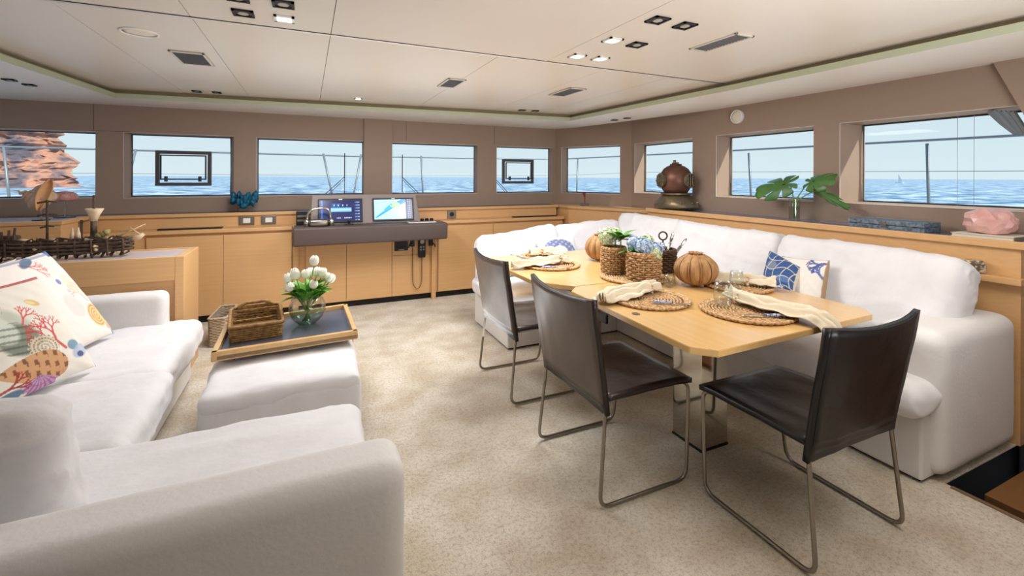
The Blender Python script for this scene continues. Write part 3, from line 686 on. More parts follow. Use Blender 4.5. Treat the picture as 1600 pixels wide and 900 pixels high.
# dining sofa (L)
t = thing('corner_sofa', 'white slipcovered L-shaped corner sofa around the dining tables', 'sofa', (2.9, 3.4, 0))
obj('base', bx(1.50, 2.60, 3.38, 4.18, 0.015, 0.31, bev=0.012), fabric2, t, world=True)
obj('base', bx(2.60, 3.36, 1.12, 4.18, 0.015, 0.31, bev=0.012), fabric2, t, world=True)
bm = newbm(); box(bm, 1.52, 3.34, 3.41, 4.15, 0.0, 0.015); box(bm, 2.63, 3.34, 1.14, 3.5, 0.0, 0.015); obj('plinth', bm, kick, t, world=True)
part_c('seat_cushion', 1.44, 2.50, 3.32, 4.12, 0.31, 0.47, 0.06, t, 0.1, 0.005, 1)
part_c('seat_cushion', 2.49, 3.2, 3.30, 4.12, 0.31, 0.475, 0.06, t, 0.1, 0.005, 2)
part_c('seat_cushion', 2.50, 3.2, 2.22, 3.31, 0.31, 0.475, 0.06, t, 0.1, 0.005, 3)
part_c('seat_cushion', 2.49, 3.2, 1.09, 2.23, 0.31, 0.475, 0.07, t, 0.15, 0.007, 4)
part_c('back_frame', 1.52, 3.4, 4.12, 4.26, 0.015, 0.66, 0.04, t, m=fabric2, cuts=8, wr=0)
part_c('back_frame', 3.29, 3.41, 1.3, 4.2, 0.015, 0.74, 0.04, t, m=fabric2, cuts=8, wr=0)
def backc(BL, BR, TRc, TL, th, seed, name='back_cushion'):
    BL, BR, TRc, TL = map(Vector, (BL, BR, TRc, TL)); N = (BR-BL).cross(TL-BL).normalized(); Wd = (BR-BL).length; Hh = (TL-BL).length
    bm = cushion((Wd, Hh, th), 0.075, 0.28, 0.010, seed, 34, 5.0)
    for v in bm.verts:
        u = v.co.x/Wd+0.5; w = v.co.y/Hh+0.5; v.co = BL*(1-u)*(1-w)+BR*u*(1-w)+TRc*u*w+TL*(1-u)*w+N*v.co.z
    obj(name, bm, fabric, t, world=True, smooth=True)
backc((1.46, 3.96, 0.47), (2.40, 3.96, 0.47), (2.36, 4.14, 0.93), (1.47, 4.10, 0.84), 0.20, 1)
backc((2.36, 3.97, 0.47), (3.12, 3.97, 0.47), (3.14, 4.13, 0.95), (2.34, 4.13, 0.91), 0.19, 2)
backc((3.13, 4.12, 0.47), (3.13, 3.24, 0.47), (3.27, 3.20, 1.03), (3.27, 4.12, 1.02), 0.20, 3)
backc((3.10, 3.25, 0.47), (3.10, 2.20, 0.47), (3.26, 2.22, 1.00), (3.26, 3.26, 1.01), 0.22, 4)
backc((3.07, 2.22, 0.47), (3.07, 1.20, 0.50), (3.24, 1.15, 0.98), (3.26, 2.20, 1.00), 0.24, 5)
part_c('armrest', 2.67, 3.435, 1.07, 1.36, 0.02, 0.70, 0.065, t, 0.03, 0.002, 7, m=fabric2, axis=1)
# left sofa (L, facing right)
t = thing('corner_sofa', 'white slipcovered L-shaped sofa in the left foreground', 'sofa', (-0.9, 2.4, 0))
obj('base', bx(-2.2, -0.73, 1.45, 3.78, 0.015, 0.27, bev=0.012), fabric2, t, world=True)
obj('base', bx(-0.73, 0.17, 1.42, 1.98, 0.015, 0.27, bev=0.012), fabric2, t, world=True)
part_c('seat_cushion', -2.0, -0.645, 2.78, 3.76, 0.26, 0.445, 0.06, t, 0.1, 0.008, 11)
part_c('seat_cushion', -2.0, -0.60, 2.06, 2.80, 0.26, 0.455, 0.06, t, 0.1, 0.008, 12)
part_c('seat_cushion', -1.6, 0.21, 1.42, 2.07, 0.26, 0.46, 0.055, t, 0.08, 0.008, 13)
part_c('back_frame', -2.3, 0.255, 1.245, 1.44, 0.01, 0.635, 0.055, t, 0.0, 0.0015, 14, m=fabric2, cuts=40)
part_c('armrest', -1.60, -0.845, 3.64, 3.785, 0.02, 0.655, 0.05, t, 0.03, 0.002, 15, m=fabric2, axis=1)
part_c('back_frame', -2.35, -2.0, 1.3, 3.8, 0.02, 0.74, 0.07, t, 0.0, 0.002, 16, m=fabric2)
backc((-1.7, 1.60, 0.46), (-0.55, 1.66, 0.46), (-0.60, 1.58, 0.84), (-1.7, 1.52, 0.84), 0.17, 9)
# pouf
t = thing('ottoman', 'white slipcovered rectangular ottoman between the left sofa and the wood tray table', 'ottoman', (-0.1, 2.7, 0))
part_c('body', -0.445, 0.255, 2.40, 3.02, 0.015, 0.405, 0.05, t, 0.0, 0.004, 21)
part_c('lid', -0.45, 0.26, 2.395, 3.025, 0.33, 0.43, 0.048, t, 0.08, 0.006, 22)
obj('plinth', bx(-0.42, 0.23, 2.43, 3.0, 0, 0.02), kick, t, world=True)

# tray table
t = thing('tray_table', 'low table with blond wood rim and slate inlay beyond the ottoman', 'side table', (-0.09, 3.1, 0))
z0, z1 = 0.465, 0.515
A = [(-0.445, 2.745), (0.275, 2.80), (0.262, 3.43), (-0.455, 3.30)]
bm = newbm()
def quadbar(bm, p, q, w, z0, z1):
    p = Vector((*p, 0)); q = Vector((*q, 0)); d = (q-p).normalized(); n = Vector((-d.y, d.x, 0))*w
    prism(bm, [(p.x, p.y), (q.x, q.y), (q.x+n.x, q.y+n.y), (p.x+n.x, p.y+n.y)], z0, z1)
for i in range(4):
    bm = newbm(); quadbar(bm, A[i], A[(i+1) % 4], 0.026, z0, z1); bmesh.ops.bevel(bm, geom=bm.edges[:], offset=0.002, segments=1, affect='EDGES'); obj('rim', bm, woodt, t, world=True)
bm = newbm(); prism(bm, A, z0+0.006, z0+0.026); obj('inlay', bm, darktop, t, world=True)
for x in (-0.452, 0.268):
    for y in (3.06, 3.20) if x < 0 else (3.06, 3.25): obj('leg', bx(x-0.006, x+0.006, y-0.02, y+0.02, 0.0, z0+0.006), steel, t, world=True)
    obj('foot_rail', bx(x-0.006, x+0.006, 3.04, 3.27, 0.0, 0.012), steel, t, world=True)

# ================================================================== CHAIRS
def sling(bm, rows, th):
    """rows: list of (left,right) world pts; gives thickness"""
    a = [[bm.verts.new(p) for p in r] for r in rows]
    for i in range(len(a)-1):
        for k in range(len(a[i])-1): bm.faces.new((a[i][k], a[i][k+1], a[i+1][k+1], a[i+1][k]))
def solid(o, th, off=0):
    m = o.modifiers.new('solid', 'SOLIDIFY'); m.thickness = th; m.offset = off; return o
def chair(label):
    # local: faces +x, back at x=0 ; width along y
    t = thing('dining_chair', label, 'chair', (0, 0, 0), 0, 'leather sled chairs around the dining tables')
    hw = 0.28; xb = 0.02; xf = 0.53
    for s in (-1, 1):
        y = s*hw
        bm = newbm(); tube(bm, roundpath([(xb-0.03, y*0.94, 0.84), (xb+0.045, y*0.93, 0.47), (xb, y, 0.012), (xf-0.02, y, 0.012), (xf+0.02, y*0.9, 0.45), (xf-0.18, y*0.88, 0.45), (xb+0.05, y*0.88, 0.445)], 0.055, 6), 0.0085, 8)
        obj('side_frame', bm, steel, t, smooth=True)
    bm = newbm(); tube(bm, [(xf+0.01, -hw*0.9, 0.447), (xf+0.01, hw*0.9, 0.447)], 0.008, 8); tube(bm, [(xb+0.05, -hw*0.9, 0.44), (xb+0.05, hw*0.9, 0.44)], 0.008, 8); obj('cross_rail', bm, steel, t, smooth=True)
    N = 16; rows = []
    for i in range(15):
        u = i/14; x = xb+0.035+(xf-xb)*u*0.985; row = []
        for k in range(N+1):
            v = 2*k/N-1; sag = 0.014*(1-v*v)*sin(pi*min(1, u*1.05)); row.append((x, v*(hw+0.004)*(0.98-0.04*u), 0.468-sag-(0.012*u**6)+0.0035*noise.noise(Vector((u*4, v*4, 1)))))
        rows.append(row)
    bm = newbm(); sling(bm, rows, 0.01); o = solid(obj('seat', bm, dleather, t, smooth=True), 0.022)
    rows = []
    for i in range(17):
        u = i/16; z = 0.415+(0.885-0.415)*u; xx = xb+0.043-0.078*u
        row = []
        for k in range(N+1):
            v = 2*k/N-1; w = hw*(0.955+0.05*u)+0.011
            bowx = -0.035*(1-v*v)*(0.4+0.6*u)+0.012*sin(pi*u)*(1-v*v); top = (0.018*v*v) if i > 13 else 0
            row.append((xx+bowx+0.005*noise.noise(Vector((u*3, v*3, 7))), v*w, z+top*(i-13)/3-(0.02*v*v if i == 0 else 0)))
        rows.append(row)
    bm = newbm(); sling(bm, rows, 0.01)
    o = obj('backrest', bm, [bleather], t, smooth=True); o.data.materials.clear(); o.data.materials.append(dleather); o.data.materials.append(bleather)
    m = o.modifiers.new('solid', 'SOLIDIFY'); m.thickness = 0.021; m.offset = 0
    # outside face shows the lighter grey brown leather
    bm2 = newbm(); rr = [[(p[0]-0.0125, p[1]*0.965, p[2]) for p in r] for r in rows[1:]]; rr = [r for r in rr]
    sling(bm2, rr, 0.001); o2 = solid(obj('back_cover', bm2, bleather, t, smooth=True), 0.003); o2['label'] = 'grey brown leather outer back'
    return t
c0 = chair('dark leather sled chair at the far table, farthest from the camera')
c0.matrix_basis = Matrix.Translation((1.135, 2.83, 0))
dup(c0, (1.12, 1.875, 0), 0, 'dark leather sled chair between the two others, its back to the lounge')
bl3 = mat('black_leather', (20, 15, 16), 0.36, bump=(30, 0.12, U), coat=0.05)
c3 = dup(c0, (1.92, 0.985, 0), pi/2, 'black leather sled chair at the near end of the table, in the right foreground')
for ch in c3.children:
    if ch.name.startswith(('backrest', 'back_cover', 'seat')):
        ch.data = ch.data.copy(); ch.data.materials.clear(); ch.data.materials.append(bl3); ch.data.materials.append(bl3)
        if 'label' in ch: del ch['label']

# ================================================================== TABLES
def table(label, loc, outline, ped, hinge=None):
    t = thing('dining_table', label, 'table', loc)
    bm = newbm(); prism(bm, outline, 0.712, 0.74)
    bmesh.ops.bevel(bm, geom=[e for e in bm.edges], offset=0.0025, segments=2, affect='EDGES')
    obj('tabletop', bm, woodt, t, world=True)
    px, py = ped
    obj('pedestal', bx(px-0.095, px+0.095, py-0.10, py+0.10, 0.012, 0.52, bev=0.003), chrome, t, world=True)
    obj('pedestal_collar', bx(px-0.10, px+0.10, py-0.105, py+0.105, 0.52, 0.535, bev=0.002), kick, t, world=True)
    obj('pedestal_top', bx(px-0.078, px+0.078, py-0.085, py+0.085, 0.535, 0.70), chrome, t, world=True)
    obj('foot_plate', bx(px-0.098, px+0.098, py-0.103, py+0.103, 0, 0.012, bev=0.002), kick, t, world=True)
    obj('underframe', bx(px-0.35, px+0.35, py-0.22, py+0.22, 0.695, 0.712), kick, t, world=True)
    bm = newbm(); box(bm, (outline[0][0]+outline[2][0])/2-0.0015+0.05, (outline[0][0]+outline[2][0])/2+0.0015+0.05, outline[0][1]+0.01, outline[-2][1]-0.01, 0.7395, 0.7404)
    return t
t1 = table('near blond wood dining table with clipped corners on a chrome pedestal', (1.95, 1.82, 0),
      [(1.48, 1.285), (2.585, 1.315), (2.665, 1.395), (2.70, 2.33), (2.62, 2.405), (1.53, 2.405), (1.445, 2.32), (1.405, 1.36)], (1.955, 1.82))
t2 = table('far blond wood dining table joined to the near one', (2.0, 3.0, 0),
      [(1.53, 2.412), (2.62, 2.412), (2.70, 2.49), (2.70, 3.52), (2.62, 3.60), (1.42, 3.62), (1.34, 3.54), (1.36, 2.62)], (2.0, 3.02))
bm = newbm(); cyl(bm, (0, 0, 0), 0.02, 0.74, 0.7425, 20); o = obj('table_catch', bm, steel, t1); o.location = Vector((1.50, 1.80, 0))-t1.location
bm = newbm(); box(bm, 1.415, 1.43, 1.93, 2.06, 0.66, 0.709, bev=0.004); obj('hinge_bracket', bm, black, t1, world=True)

# ================================================================== TABLEWARE
def wavyring(bm, r, z, amp, k, ph, tr, n=None, sx=1, sy=1):
    n = n or max(24, k*4)
    pts = [((r+amp*cos(k*2*pi*i/n+ph))*cos(2*pi*i/n)*sx, (r+amp*cos(k*2*pi*i/n+ph))*sin(2*pi*i/n)*sy, z) for i in range(n)]
    tube(bm, pts, tr, 5, closed=True)
def placemat(c, r, label, z=0.74, fringe=False):
    t = thing('placemat', label, 'placemat', (c[0], c[1], z), 0, 'round woven straw placemats on the dining tables')
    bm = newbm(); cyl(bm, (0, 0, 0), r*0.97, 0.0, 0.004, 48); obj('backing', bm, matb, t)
    bm = newbm(); k = 0
    rr = 0.012
    while rr < r*0.8:
        wavyring(bm, rr, 0.0085, 0.0022, max(6, int(rr*300)), k*pi, 0.0058, n=max(24, int(rr*1500))); rr += 0.0165; k += 1
    obj('coil', bm, matm, t, smooth=True)
    bm = newbm()
    for k, q in enumerate((0.86, 0.91, 0.965)): wavyring(bm, r*q, 0.009+0.001*k, 0.0035, 44, k*pi, 0.0078, n=264)
    obj('braided_border', bm, matm, t, smooth=True)
    return t
placemat((1.72, 3.05), 0.22, 'round straw placemat at the far chair, with a knotted napkin on it')
placemat((1.85, 3.40), 0.20, 'round straw placemat at the far end of the table, behind the others')
placemat((2.02, 2.45), 0.225, 'round straw mat carrying the wicker baskets in the middle')
placemat((1.74, 1.97), 0.215, 'round straw placemat in front of the middle chair')
placemat((2.04, 1.60), 0.225, 'round straw placemat nearest the camera with a cream napkin hanging off it')
placemat((2.46, 1.99), 0.195, 'round straw placemat on the window side of the near table')

def basket(c, r, h, m, label, nst=22, square=None, z=0.755, taper=0.96):
    t = thing('wicker_basket', label, 'basket', (c[0], c[1], z))
    n = int(h/0.0145); bm = newbm()
    for i in range(n):
        zz = 0.006+h*i/n; rad = r*(taper+(1-taper)*i/n+0.03*sin(pi*i/n))
        wavyring(bm, rad, zz, 0.0075, nst//2, (i % 2)*pi, 0.0066, n=nst*6)
    obj('weave', bm, m, t, smooth=True)
    bm = newbm()
    for k in range(nst):
        a = 2*pi*k/nst; tube(bm, [(r*taper*cos(a), r*taper*sin(a), 0.0), (r*(1.02)*cos(a), r*1.02*sin(a), h*0.5), (r*cos(a), r*sin(a), h+0.004)], 0.004, 5)
    obj('stakes', bm, m, t, smooth=True)
    bm = newbm(); wavyring(bm, r, h+0.004, 0.003, nst, 0, 0.009, n=nst*5); wavyring(bm, r*0.985, h+0.012, 0.003, nst, pi, 0.007, n=nst*5); obj('rim', bm, m, t, smooth=True)
    bm = newbm(); cyl(bm, (0, 0, 0), r*taper*0.97, 0.0, 0.01, 24); obj('bottom', bm, m, t)
    bm = newbm(); lathe(bm, [(r*taper*0.965, 0.006), (r*0.965, h*0.98)], 32, capb=False, capt=False); obj('lining', bm, wickd, t, smooth=True)
    return t
basket((2.03, 2.36), 0.105, 0.165, wick, 'tall honey wicker basket in front holding blue hydrangeas')
basket((1.975, 2.61), 0.082, 0.165, wick, 'slim honey wicker basket behind, holding green leaves', z=0.755)
basket((2.355, 2.56), 0.105, 0.15, wickd, 'dark brown wicker basket holding blue handled cutlery', z=0.74)
# bark pumpkins
def pumpkin(c, r, h, label):
    t = thing('bark_pumpkin', label, 'decoration', (c[0], c[1], 0.742), random.random(), 'two bark cloth pumpkins on the dining tables')
    prof = []
    for i in range(25):
        a = -pi/2+pi*i/24; prof.append((max(0.012, r*abs(cos(a))**0.75), h/2+h/2*sin(a)*(1-0.12*abs(cos(a)))))
    prof = [(rr, max(0, z)) for rr, z in prof]
    prof[-1] = (0.028, h*0.93); prof[-2] = (0.04, h*0.96); prof[-3] = (r*0.42, h*0.985)
    bm = newbm(); lathe(bm, prof, 88, mod=lambda a, u: 1-0.15*(1-abs(sin(a*5.5)))**1.8*sin(pi*min(1, max(0, u)))+0.04*noise.noise(Vector((cos(a)*4, sin(a)*4, u*3))), ax=None)
    obj('body', bm, pumpm, t, smooth=True)
    bm = newbm()
    for k in range(11):
        a = k*pi/5.5; pts = []
        for i in range(13):
            b = -1.1+2.5*i/12; pts.append((r*1.005*0.955*abs(cos(b))**0.75*cos(a), r*0.96*abs(cos(b))**0.75*sin(a), h/2+h/2*sin(b)*(1-0.12*abs(cos(b)))))
        tube(bm, pts, 0.004, 5)
    obj('ribs', bm, pumpm, t, smooth=True)
    bm = newbm()
    for k in range(9):
        a = k*0.7; tube(bm, [(0.012*cos(a), 0.012*sin(a), h*0.9), (0.03*cos(a), 0.03*sin(a), h*1.02), (0.045*cos(a+0.5), 0.045*sin(a+0.5), h*1.045)], [0.011, 0.009, 0.003], 6, flat=0.6)
    obj('stem_tuft', bm, pumpm, t, smooth=True)
pumpkin((2.20, 3.10), 0.118, 0.205, 'smaller bark cloth pumpkin on the far table behind the baskets')
pumpkin((2.25, 2.13), 0.135, 0.20, 'larger bark cloth pumpkin right of the baskets, near the stemless glass')
# glasses
def glass(c, label, r=0.042, h=0.115, z=0.74):
    t = thing('stemless_glass', label, 'glass', (c[0], c[1], z), 0, 'stemless wine glasses')
    bm = newbm(); o_ = [(0.004, 0.0), (r*0.62, 0.0), (r*0.9, 0.012), (r*1.05, h*0.35), (r*1.0, h*0.65), (r*0.84, h)]
    i_ = [(r*0.84-0.002, h), (r*0.96, h*0.65), (r*1.0, h*0.35), (r*0.84, 0.018), (r*0.55, 0.008), (0.004, 0.007)]
    lathe(bm, o_+i_, 36); obj('bowl', bm, glassm, t, smooth=True)
g = atZ(1118, 492, 0.74)
glass((1.99, 1.70), 'stemless wine glass standing on the nearest placemat', 0.046, 0.125, 0.752)
glass((2.36, 1.92), 'stemless wine glass on the window side placemat beside the napkin', 0.04, 0.11, 0.752)
glass((2.06, 2.16), 'stemless wine glass half hidden between the baskets and the larger pumpkin', 0.036, 0.08, 0.741)
# napkins
def napkin(label, path, widths, folds, zoff=0.0, ring=None, seed=0, amp=0.012):
    """cloth strip swept along path (list of Vector), gathered into folds"""
    P = [Vector(p) for p in path]; pts = []
    n = 34
    # catmull interpolation
    def cm(i, t):
        p = [P[max(0, min(len(P)-1, i+k))] for k in (-1, 0, 1, 2)]
        return 0.5*((2*p[1])+(-p[0]+p[2])*t+(2*p[0]-5*p[1]+4*p[2]-p[3])*t*t+(-p[0]+3*p[1]-3*p[2]+p[3])*t**3)
    t = thing('linen_napkin', label, 'napkin', P[0], 0, 'cream linen napkins')
    bm = newbm(); rows = []; m = 30
    for i in range(n+1):
        f = i/n*(len(P)-1); k = min(int(f), len(P)-2); c = cm(k, f-k)
        d = (cm(k, min(1, f-k+0.05))-cm(k, max(0, f-k-0.05))); d.normalize()
        side = d.cross(Vector((0, 0, 1)))
        if side.length < 0.2: side = rows_side
        side.normalize(); rows_side = side; up = side.cross(d)
        w = np.interp(f, range(len(widths)), widths)
        row = []
        for j in range(m+1):
            v = 2*j/m-1
            a = amp*(0.4+0.6*min(1, 0.06/w))
            hgt = a*(1+sin(v*folds*pi+seed+1.6*sin(f*1.3+seed)+noise.noise(Vector((f*1.1, v, seed)))*2.5))*(1.15-v*v)+0.012*(1-v*v)*(1 if w < 0.05 else 0.6)+0.014*(0.5+noise.noise(Vector((f*1.7, v*2.2, seed))))
            w2 = w*(1+0.25*noise.noise(Vector((f*1.5, (1 if v > 0 else -1)*5, seed))))
            row.append(c+side*v*w2+up*hgt)
        rows.append(row)
    sling(bm, rows, 0.001); o = obj('cloth', bm, napm, t, world=True, smooth=True); solid(o, 0.003, 1)
    if ring:
        ci, r = ring; c = P[ci]; d = (P[min(ci+1, len(P)-1)]-P[ci-1]).normalized()
        M = Matrix.Translation(c+Vector((0, 0, 0.016))) @ d.to_track_quat('Z', 'Y').to_matrix().to_4x4()
        bm = newbm(); lathe(bm, [(r, -0.012), (r+0.004, 0), (r, 0.012), (r-0.004, 0), (r, -0.012)], 24, ax=M, capb=False, capt=False)
        for k in range(9): ball(bm, M @ Vector(((r+0.006)*cos(k*0.7), (r+0.006)*sin(k*0.7), 0)), 0.009, 1)
        obj('shell_ring', bm, shellw, t, world=True, smooth=True)
    return t
Z = 0.756
napkin('cream napkin spread over the placemat of the middle chair, tip over the table edge', [(1.88, 2.09, Z), (1.80, 2.05, Z+0.01), (1.70, 2.06, Z+0.006), (1.58, 2.06, Z), (1.475, 2.02, Z-0.008), (1.43, 1.99, 0.745)], [0.06, 0.034, 0.08, 0.10, 0.07, 0.03], 4, seed=1, ring=(1, 0.026), amp=0.02)
napkin('cream napkin on the nearest placemat hanging down over the table end', [(2.10, 1.76, Z+0.02), (2.09, 1.68, Z+0.008), (2.12, 1.55, Z+0.01), (2.15, 1.42, Z+0.008), (2.16, 1.315, Z+0.002), (2.165, 1.275, 0.725), (2.17, 1.262, 0.62)], [0.045, 0.034, 0.085, 0.085, 0.075, 0.075, 0.06], 4, seed=2, ring=(1, 0.028), amp=0.02)
napkin('cream napkin rolled on the window side placemat', [(2.33, 2.12, Z+0.004), (2.41, 2.04, Z+0.006), (2.50, 1.96, Z+0.006), (2.56, 1.89, Z+0.006), (2.60, 1.84, Z+0.004)], [0.05, 0.035, 0.03, 0.05, 0.06], 2, seed=3, ring=(2, 0.03), amp=0.02)
napkin('cream napkin knotted on the placemat of the far chair, tip over the edge', [(1.86, 3.06, Z+0.005), (1.78, 3.03, Z+0.01), (1.68, 3.02, Z+0.008), (1.56, 3.03, Z+0.002), (1.45, 3.03, Z-0.004), (1.38, 3.03, 0.742)], [0.07, 0.03, 0.05, 0.06, 0.05, 0.03], 3, seed=4, ring=(1, 0.03), amp=0.02)
napkin('cream napkin on the farthest placemat', [(1.72, 3.42, Z+0.005), (1.82, 3.40, Z+0.01), (1.92, 3.38, Z+0.008), (2.02, 3.36, Z+0.002)], [0.05, 0.03, 0.05, 0.06], 3, seed=5, ring=(1, 0.028), amp=0.02)
# cutlery
def knife(c, a, label, z=0.758, L=0.2):
    t = thing('table_knife', label, 'cutlery', (c[0], c[1], z), a, 'blue handled cutlery laid on the placemats')
    bm = newbm(); tube(bm, [(-L/2, 0, 0.007), (-L/4, 0, 0.007), (0, 0, 0.007)], [0.009, 0.0085, 0.006], 10); obj('handle', bm, handle_b, t, smooth=True)
    bm = newbm(); tube(bm, [(0, 0, 0.006), (0.02, 0, 0.005), (L*0.42, 0, 0.004), (L/2, 0.002, 0.003)], [0.004, 0.009, 0.009, 0.003], 8, flat=0.2); obj('blade', bm, cutl, t, smooth=True)
def fork(c, a, label, z=0.758, L=0.19):
    t = thing('table_fork', label, 'cutlery', (c[0], c[1], z), a, 'blue handled cutlery laid on the placemats')
    bm = newbm(); tube(bm, [(-L/2, 0, 0.007), (-L/4, 0, 0.007), (0, 0, 0.006)], [0.009, 0.0085, 0.006], 10); obj('handle', bm, handle_b, t, smooth=True)
    bm = newbm(); tube(bm, [(0, 0, 0.006), (0.04, 0, 0.006), (0.055, 0, 0.004)], [0.004, 0.003, 0.01], 8, flat=0.3)
    for y in (-0.008, -0.003, 0.003, 0.008): tube(bm, [(0.052, y, 0.004), (0.075, y, 0.002), (0.095, y, 0.006)], [0.0018, 0.0018, 0.001], 5)
    obj('tines', bm, cutl, t, smooth=True)
knife((1.755, 1.815), radians(-35), 'knife with blue patterned handle on the middle placemat edge')
knife((2.00, 1.475), radians(150), 'knife with blue patterned handle on the nearest placemat')
fork((2.21, 1.49), radians(80), 'fork beside the hanging napkin on the nearest placemat')
knife((2.56, 1.88), radians(120), 'knife with blue patterned handle on the window side placemat')
knife((1.66, 2.88), radians(-30), 'knife with blue patterned handle on the far chair placemat')
fork((1.60, 3.42), radians(100), 'fork with dark handle on the farthest placemat')
fork((2.58, 2.09), radians(60), 'fork on the right rim of the window side placemat')
# cutlery standing in the dark basket
def upright(c, lean, kind, label):
    t = thing('standing_' + kind, label, 'cutlery', (c[0], c[1], 0.82), 0, 'cutlery standing in the dark basket')
    d = Vector(lean).normalized(); e = Vector((0, 0, 0.0))
    top = d*0.13
    bm = newbm(); tube(bm, [(0, 0, 0), top*0.4, top], [0.006, 0.010, 0.011], 10); obj('handle', bm, handle_b if kind != 'spoon' else cutl, t, smooth=True)
    if kind == 'spoon':
        bm = newbm(); tube(bm, [top*0.95, top*1.2, top*1.5, top*1.6], [0.004, 0.016, 0.014, 0.003], 10, flat=0.35); obj('bowl', bm, cutl, t, smooth=True)
for i, (dx, dy, k, l) in enumerate(((-0.045, -0.02, 'knife', 'blue and white knife handle, left side of the dark basket'), (-0.015, -0.03, 'knife', 'blue and white knife handle, front of the dark basket'), (0.0, 0.02, 'fork', 'blue and white fork handle, back of the dark basket'), (-0.035, 0.02, 'fork', 'blue and white fork handle, back left of the dark basket'), (0.055, -0.03, 'spoon', 'steel spoon leaning right in the dark basket'), (0.04, 0.01, 'spoon', 'steel spoon standing upright in the dark basket'))):
    upright((2.37+dx, 2.56+dy), (0.25 if k != 'spoon' else (0.9 if i == 4 else 0.3), -0.1, 1) if k == 'spoon' else (dx*1.5, dy, 1), k, l)
t = thing('bottle_opener', 'dark ring topped opener standing in the dark basket', 'opener', (2.37, 2.55, 0.82))
bm = newbm(); tube(bm, [(0, 0, 0), (0, 0, 0.15)], 0.006, 8); obj('shaft', bm, drift, t)
bm = newbm(); M = TR(0, 0, 0.178, rx=pi/2, rz=radians(-30)); tube(bm, [M @ Vector((0.029*cos(a*pi/12), 0.029*sin(a*pi/12), 0)) for a in range(24)], 0.006, 8, closed=True); obj('ring', bm, drift, t, smooth=True)

# ------------------------------------------------------------------ leaves and flowers
def leaf(bm, base, direction, L, w, droop=0.3, fold=0.25, n=8, twist=0):
    base = Vector(base); d = Vector(direction).normalized(); side = d.cross(Vector((0, 0, 1)))
    if side.length < 0.05: side = Vector((cos(twist), sin(twist), 0))
    side.normalize(); up = side.cross(d); p = base.copy(); rows = []
    if twist: side = Matrix.Rotation(twist, 3, d) @ side; up = side.cross(d)
    for i in range(n+1):
        u = i/n; ww = w*(sin(pi*min(1, u**0.75*0.96+0.04)))**0.8*0.5+0.0005
        dd = (d-Vector((0, 0, 1))*droop*u).normalized()
        rows.append([p-side*ww+up*ww*fold, p+Vector((0, 0, 0)), p+side*ww+up*ww*fold]); p = p+dd*(L/n)
    sling(bm, rows, 0)
def hydrangea(bm, c, r, seed):
    rnd = random.Random(seed); n = int(230*(r/0.06)**2)
    for i in range(n):
        z = 1-1.75*(i+0.5)/n; ph = i*2.39996; s = sqrt(max(0, 1-z*z)); nrm = Vector((s*cos(ph), s*sin(ph), z))
        p = Vector(c)+nrm*r*(0.86+0.3*rnd.random())*(1+0.18*noise.noise(nrm*2.2+Vector((seed, 0, 0)))); t1_ = nrm.orthogonal().normalized(); t2_ = nrm.cross(t1_); a0 = rnd.random()*6
        for k in range(4):
            a = a0+k*pi/2; q = t1_*cos(a)+t2_*sin(a); s_ = t1_*-sin(a)+t2_*cos(a); R = 0.0125
            bm.faces.new([bm.verts.new(v) for v in (p, p+q*R*0.6+s_*R*0.5+nrm*0.002, p+q*R*1.15+nrm*rnd.random()*0.004, p+q*R*0.6-s_*R*0.5+nrm*0.002)])
def bloom2(c, r, m, label, seed):
    t = thing('hydrangea', label, 'flower', (c[0], c[1], c[2]-0.12), 0, 'hydrangeas in the wicker baskets')
    bm = newbm(); hydrangea(bm, (0, 0, 0.12), r, seed); obj('bloom', bm, m, t); bm = newbm(); ball(bm, (0, 0, 0.12), r*0.74, 2, nz=0.2, ns=2); obj('core', bm, leafd, t, smooth=True)
    bm = newbm(); tube(bm, [(0, 0, 0), (0, 0, 0.1)], 0.004, 6); obj('stem', bm, stemm, t)
bloom2((2.015, 2.34, 0.965), 0.055, hydb, 'large pale blue hydrangea head in the middle of the front basket', 1)
bloom2((2.085, 2.32, 0.945), 0.045, hydb, 'pale blue hydrangea head at the right of the front basket', 2)
bloom2((2.05, 2.28, 0.925), 0.036, hydw, 'small cream hydrangea head hanging over the front basket rim', 3)
bloom2((2.10, 2.41, 0.985), 0.045, hydw, 'pale green hydrangea head at the back right', 4)
bloom2((1.99, 2.41, 0.985), 0.042, hydb, 'blue hydrangea head at the back of the front basket', 7)
bloom2((1.955, 2.66, 1.00), 0.058, hydw, 'white hydrangea head at the left in the slim basket', 5)
bloom2((2.03, 2.66, 1.01), 0.045, hydw, 'white hydrangea head behind the green leaves', 6)
def sprig(c, label, n, L, w, seed, up=0.8, m=leafm, name='leafy_sprig'):
    rnd = random.Random(seed); t = thing(name, label, 'foliage', c)
    bm = newbm(); tube(bm, [(0, 0, -0.06), (0, 0, 0.03)], 0.004, 6); obj('stem', bm, stemm, t)
    bm = newbm()
    for i in range(n):
        a = 2*pi*i/n+rnd.random()*0.5; leaf(bm, (0, 0, 0.02*rnd.random()), (cos(a), sin(a), up*(0.2+rnd.random())), L*(0.75+0.4*rnd.random()), w, 0.5, 0.3)
    obj('leaves', bm, m, t, smooth=True)
sprig((1.99, 2.55, 0.985), 'glossy green sprig of pointed leaves on top of the slim basket', 13, 0.12, 0.048, 3)
sprig((1.955, 2.40, 0.925), 'green leaves hanging at the left of the front basket', 7, 0.085, 0.036, 4, 0.3)
sprig((2.145, 2.37, 0.93), 'dark green leaves at the right of the front basket', 6, 0.06, 0.03, 5, 0.3)

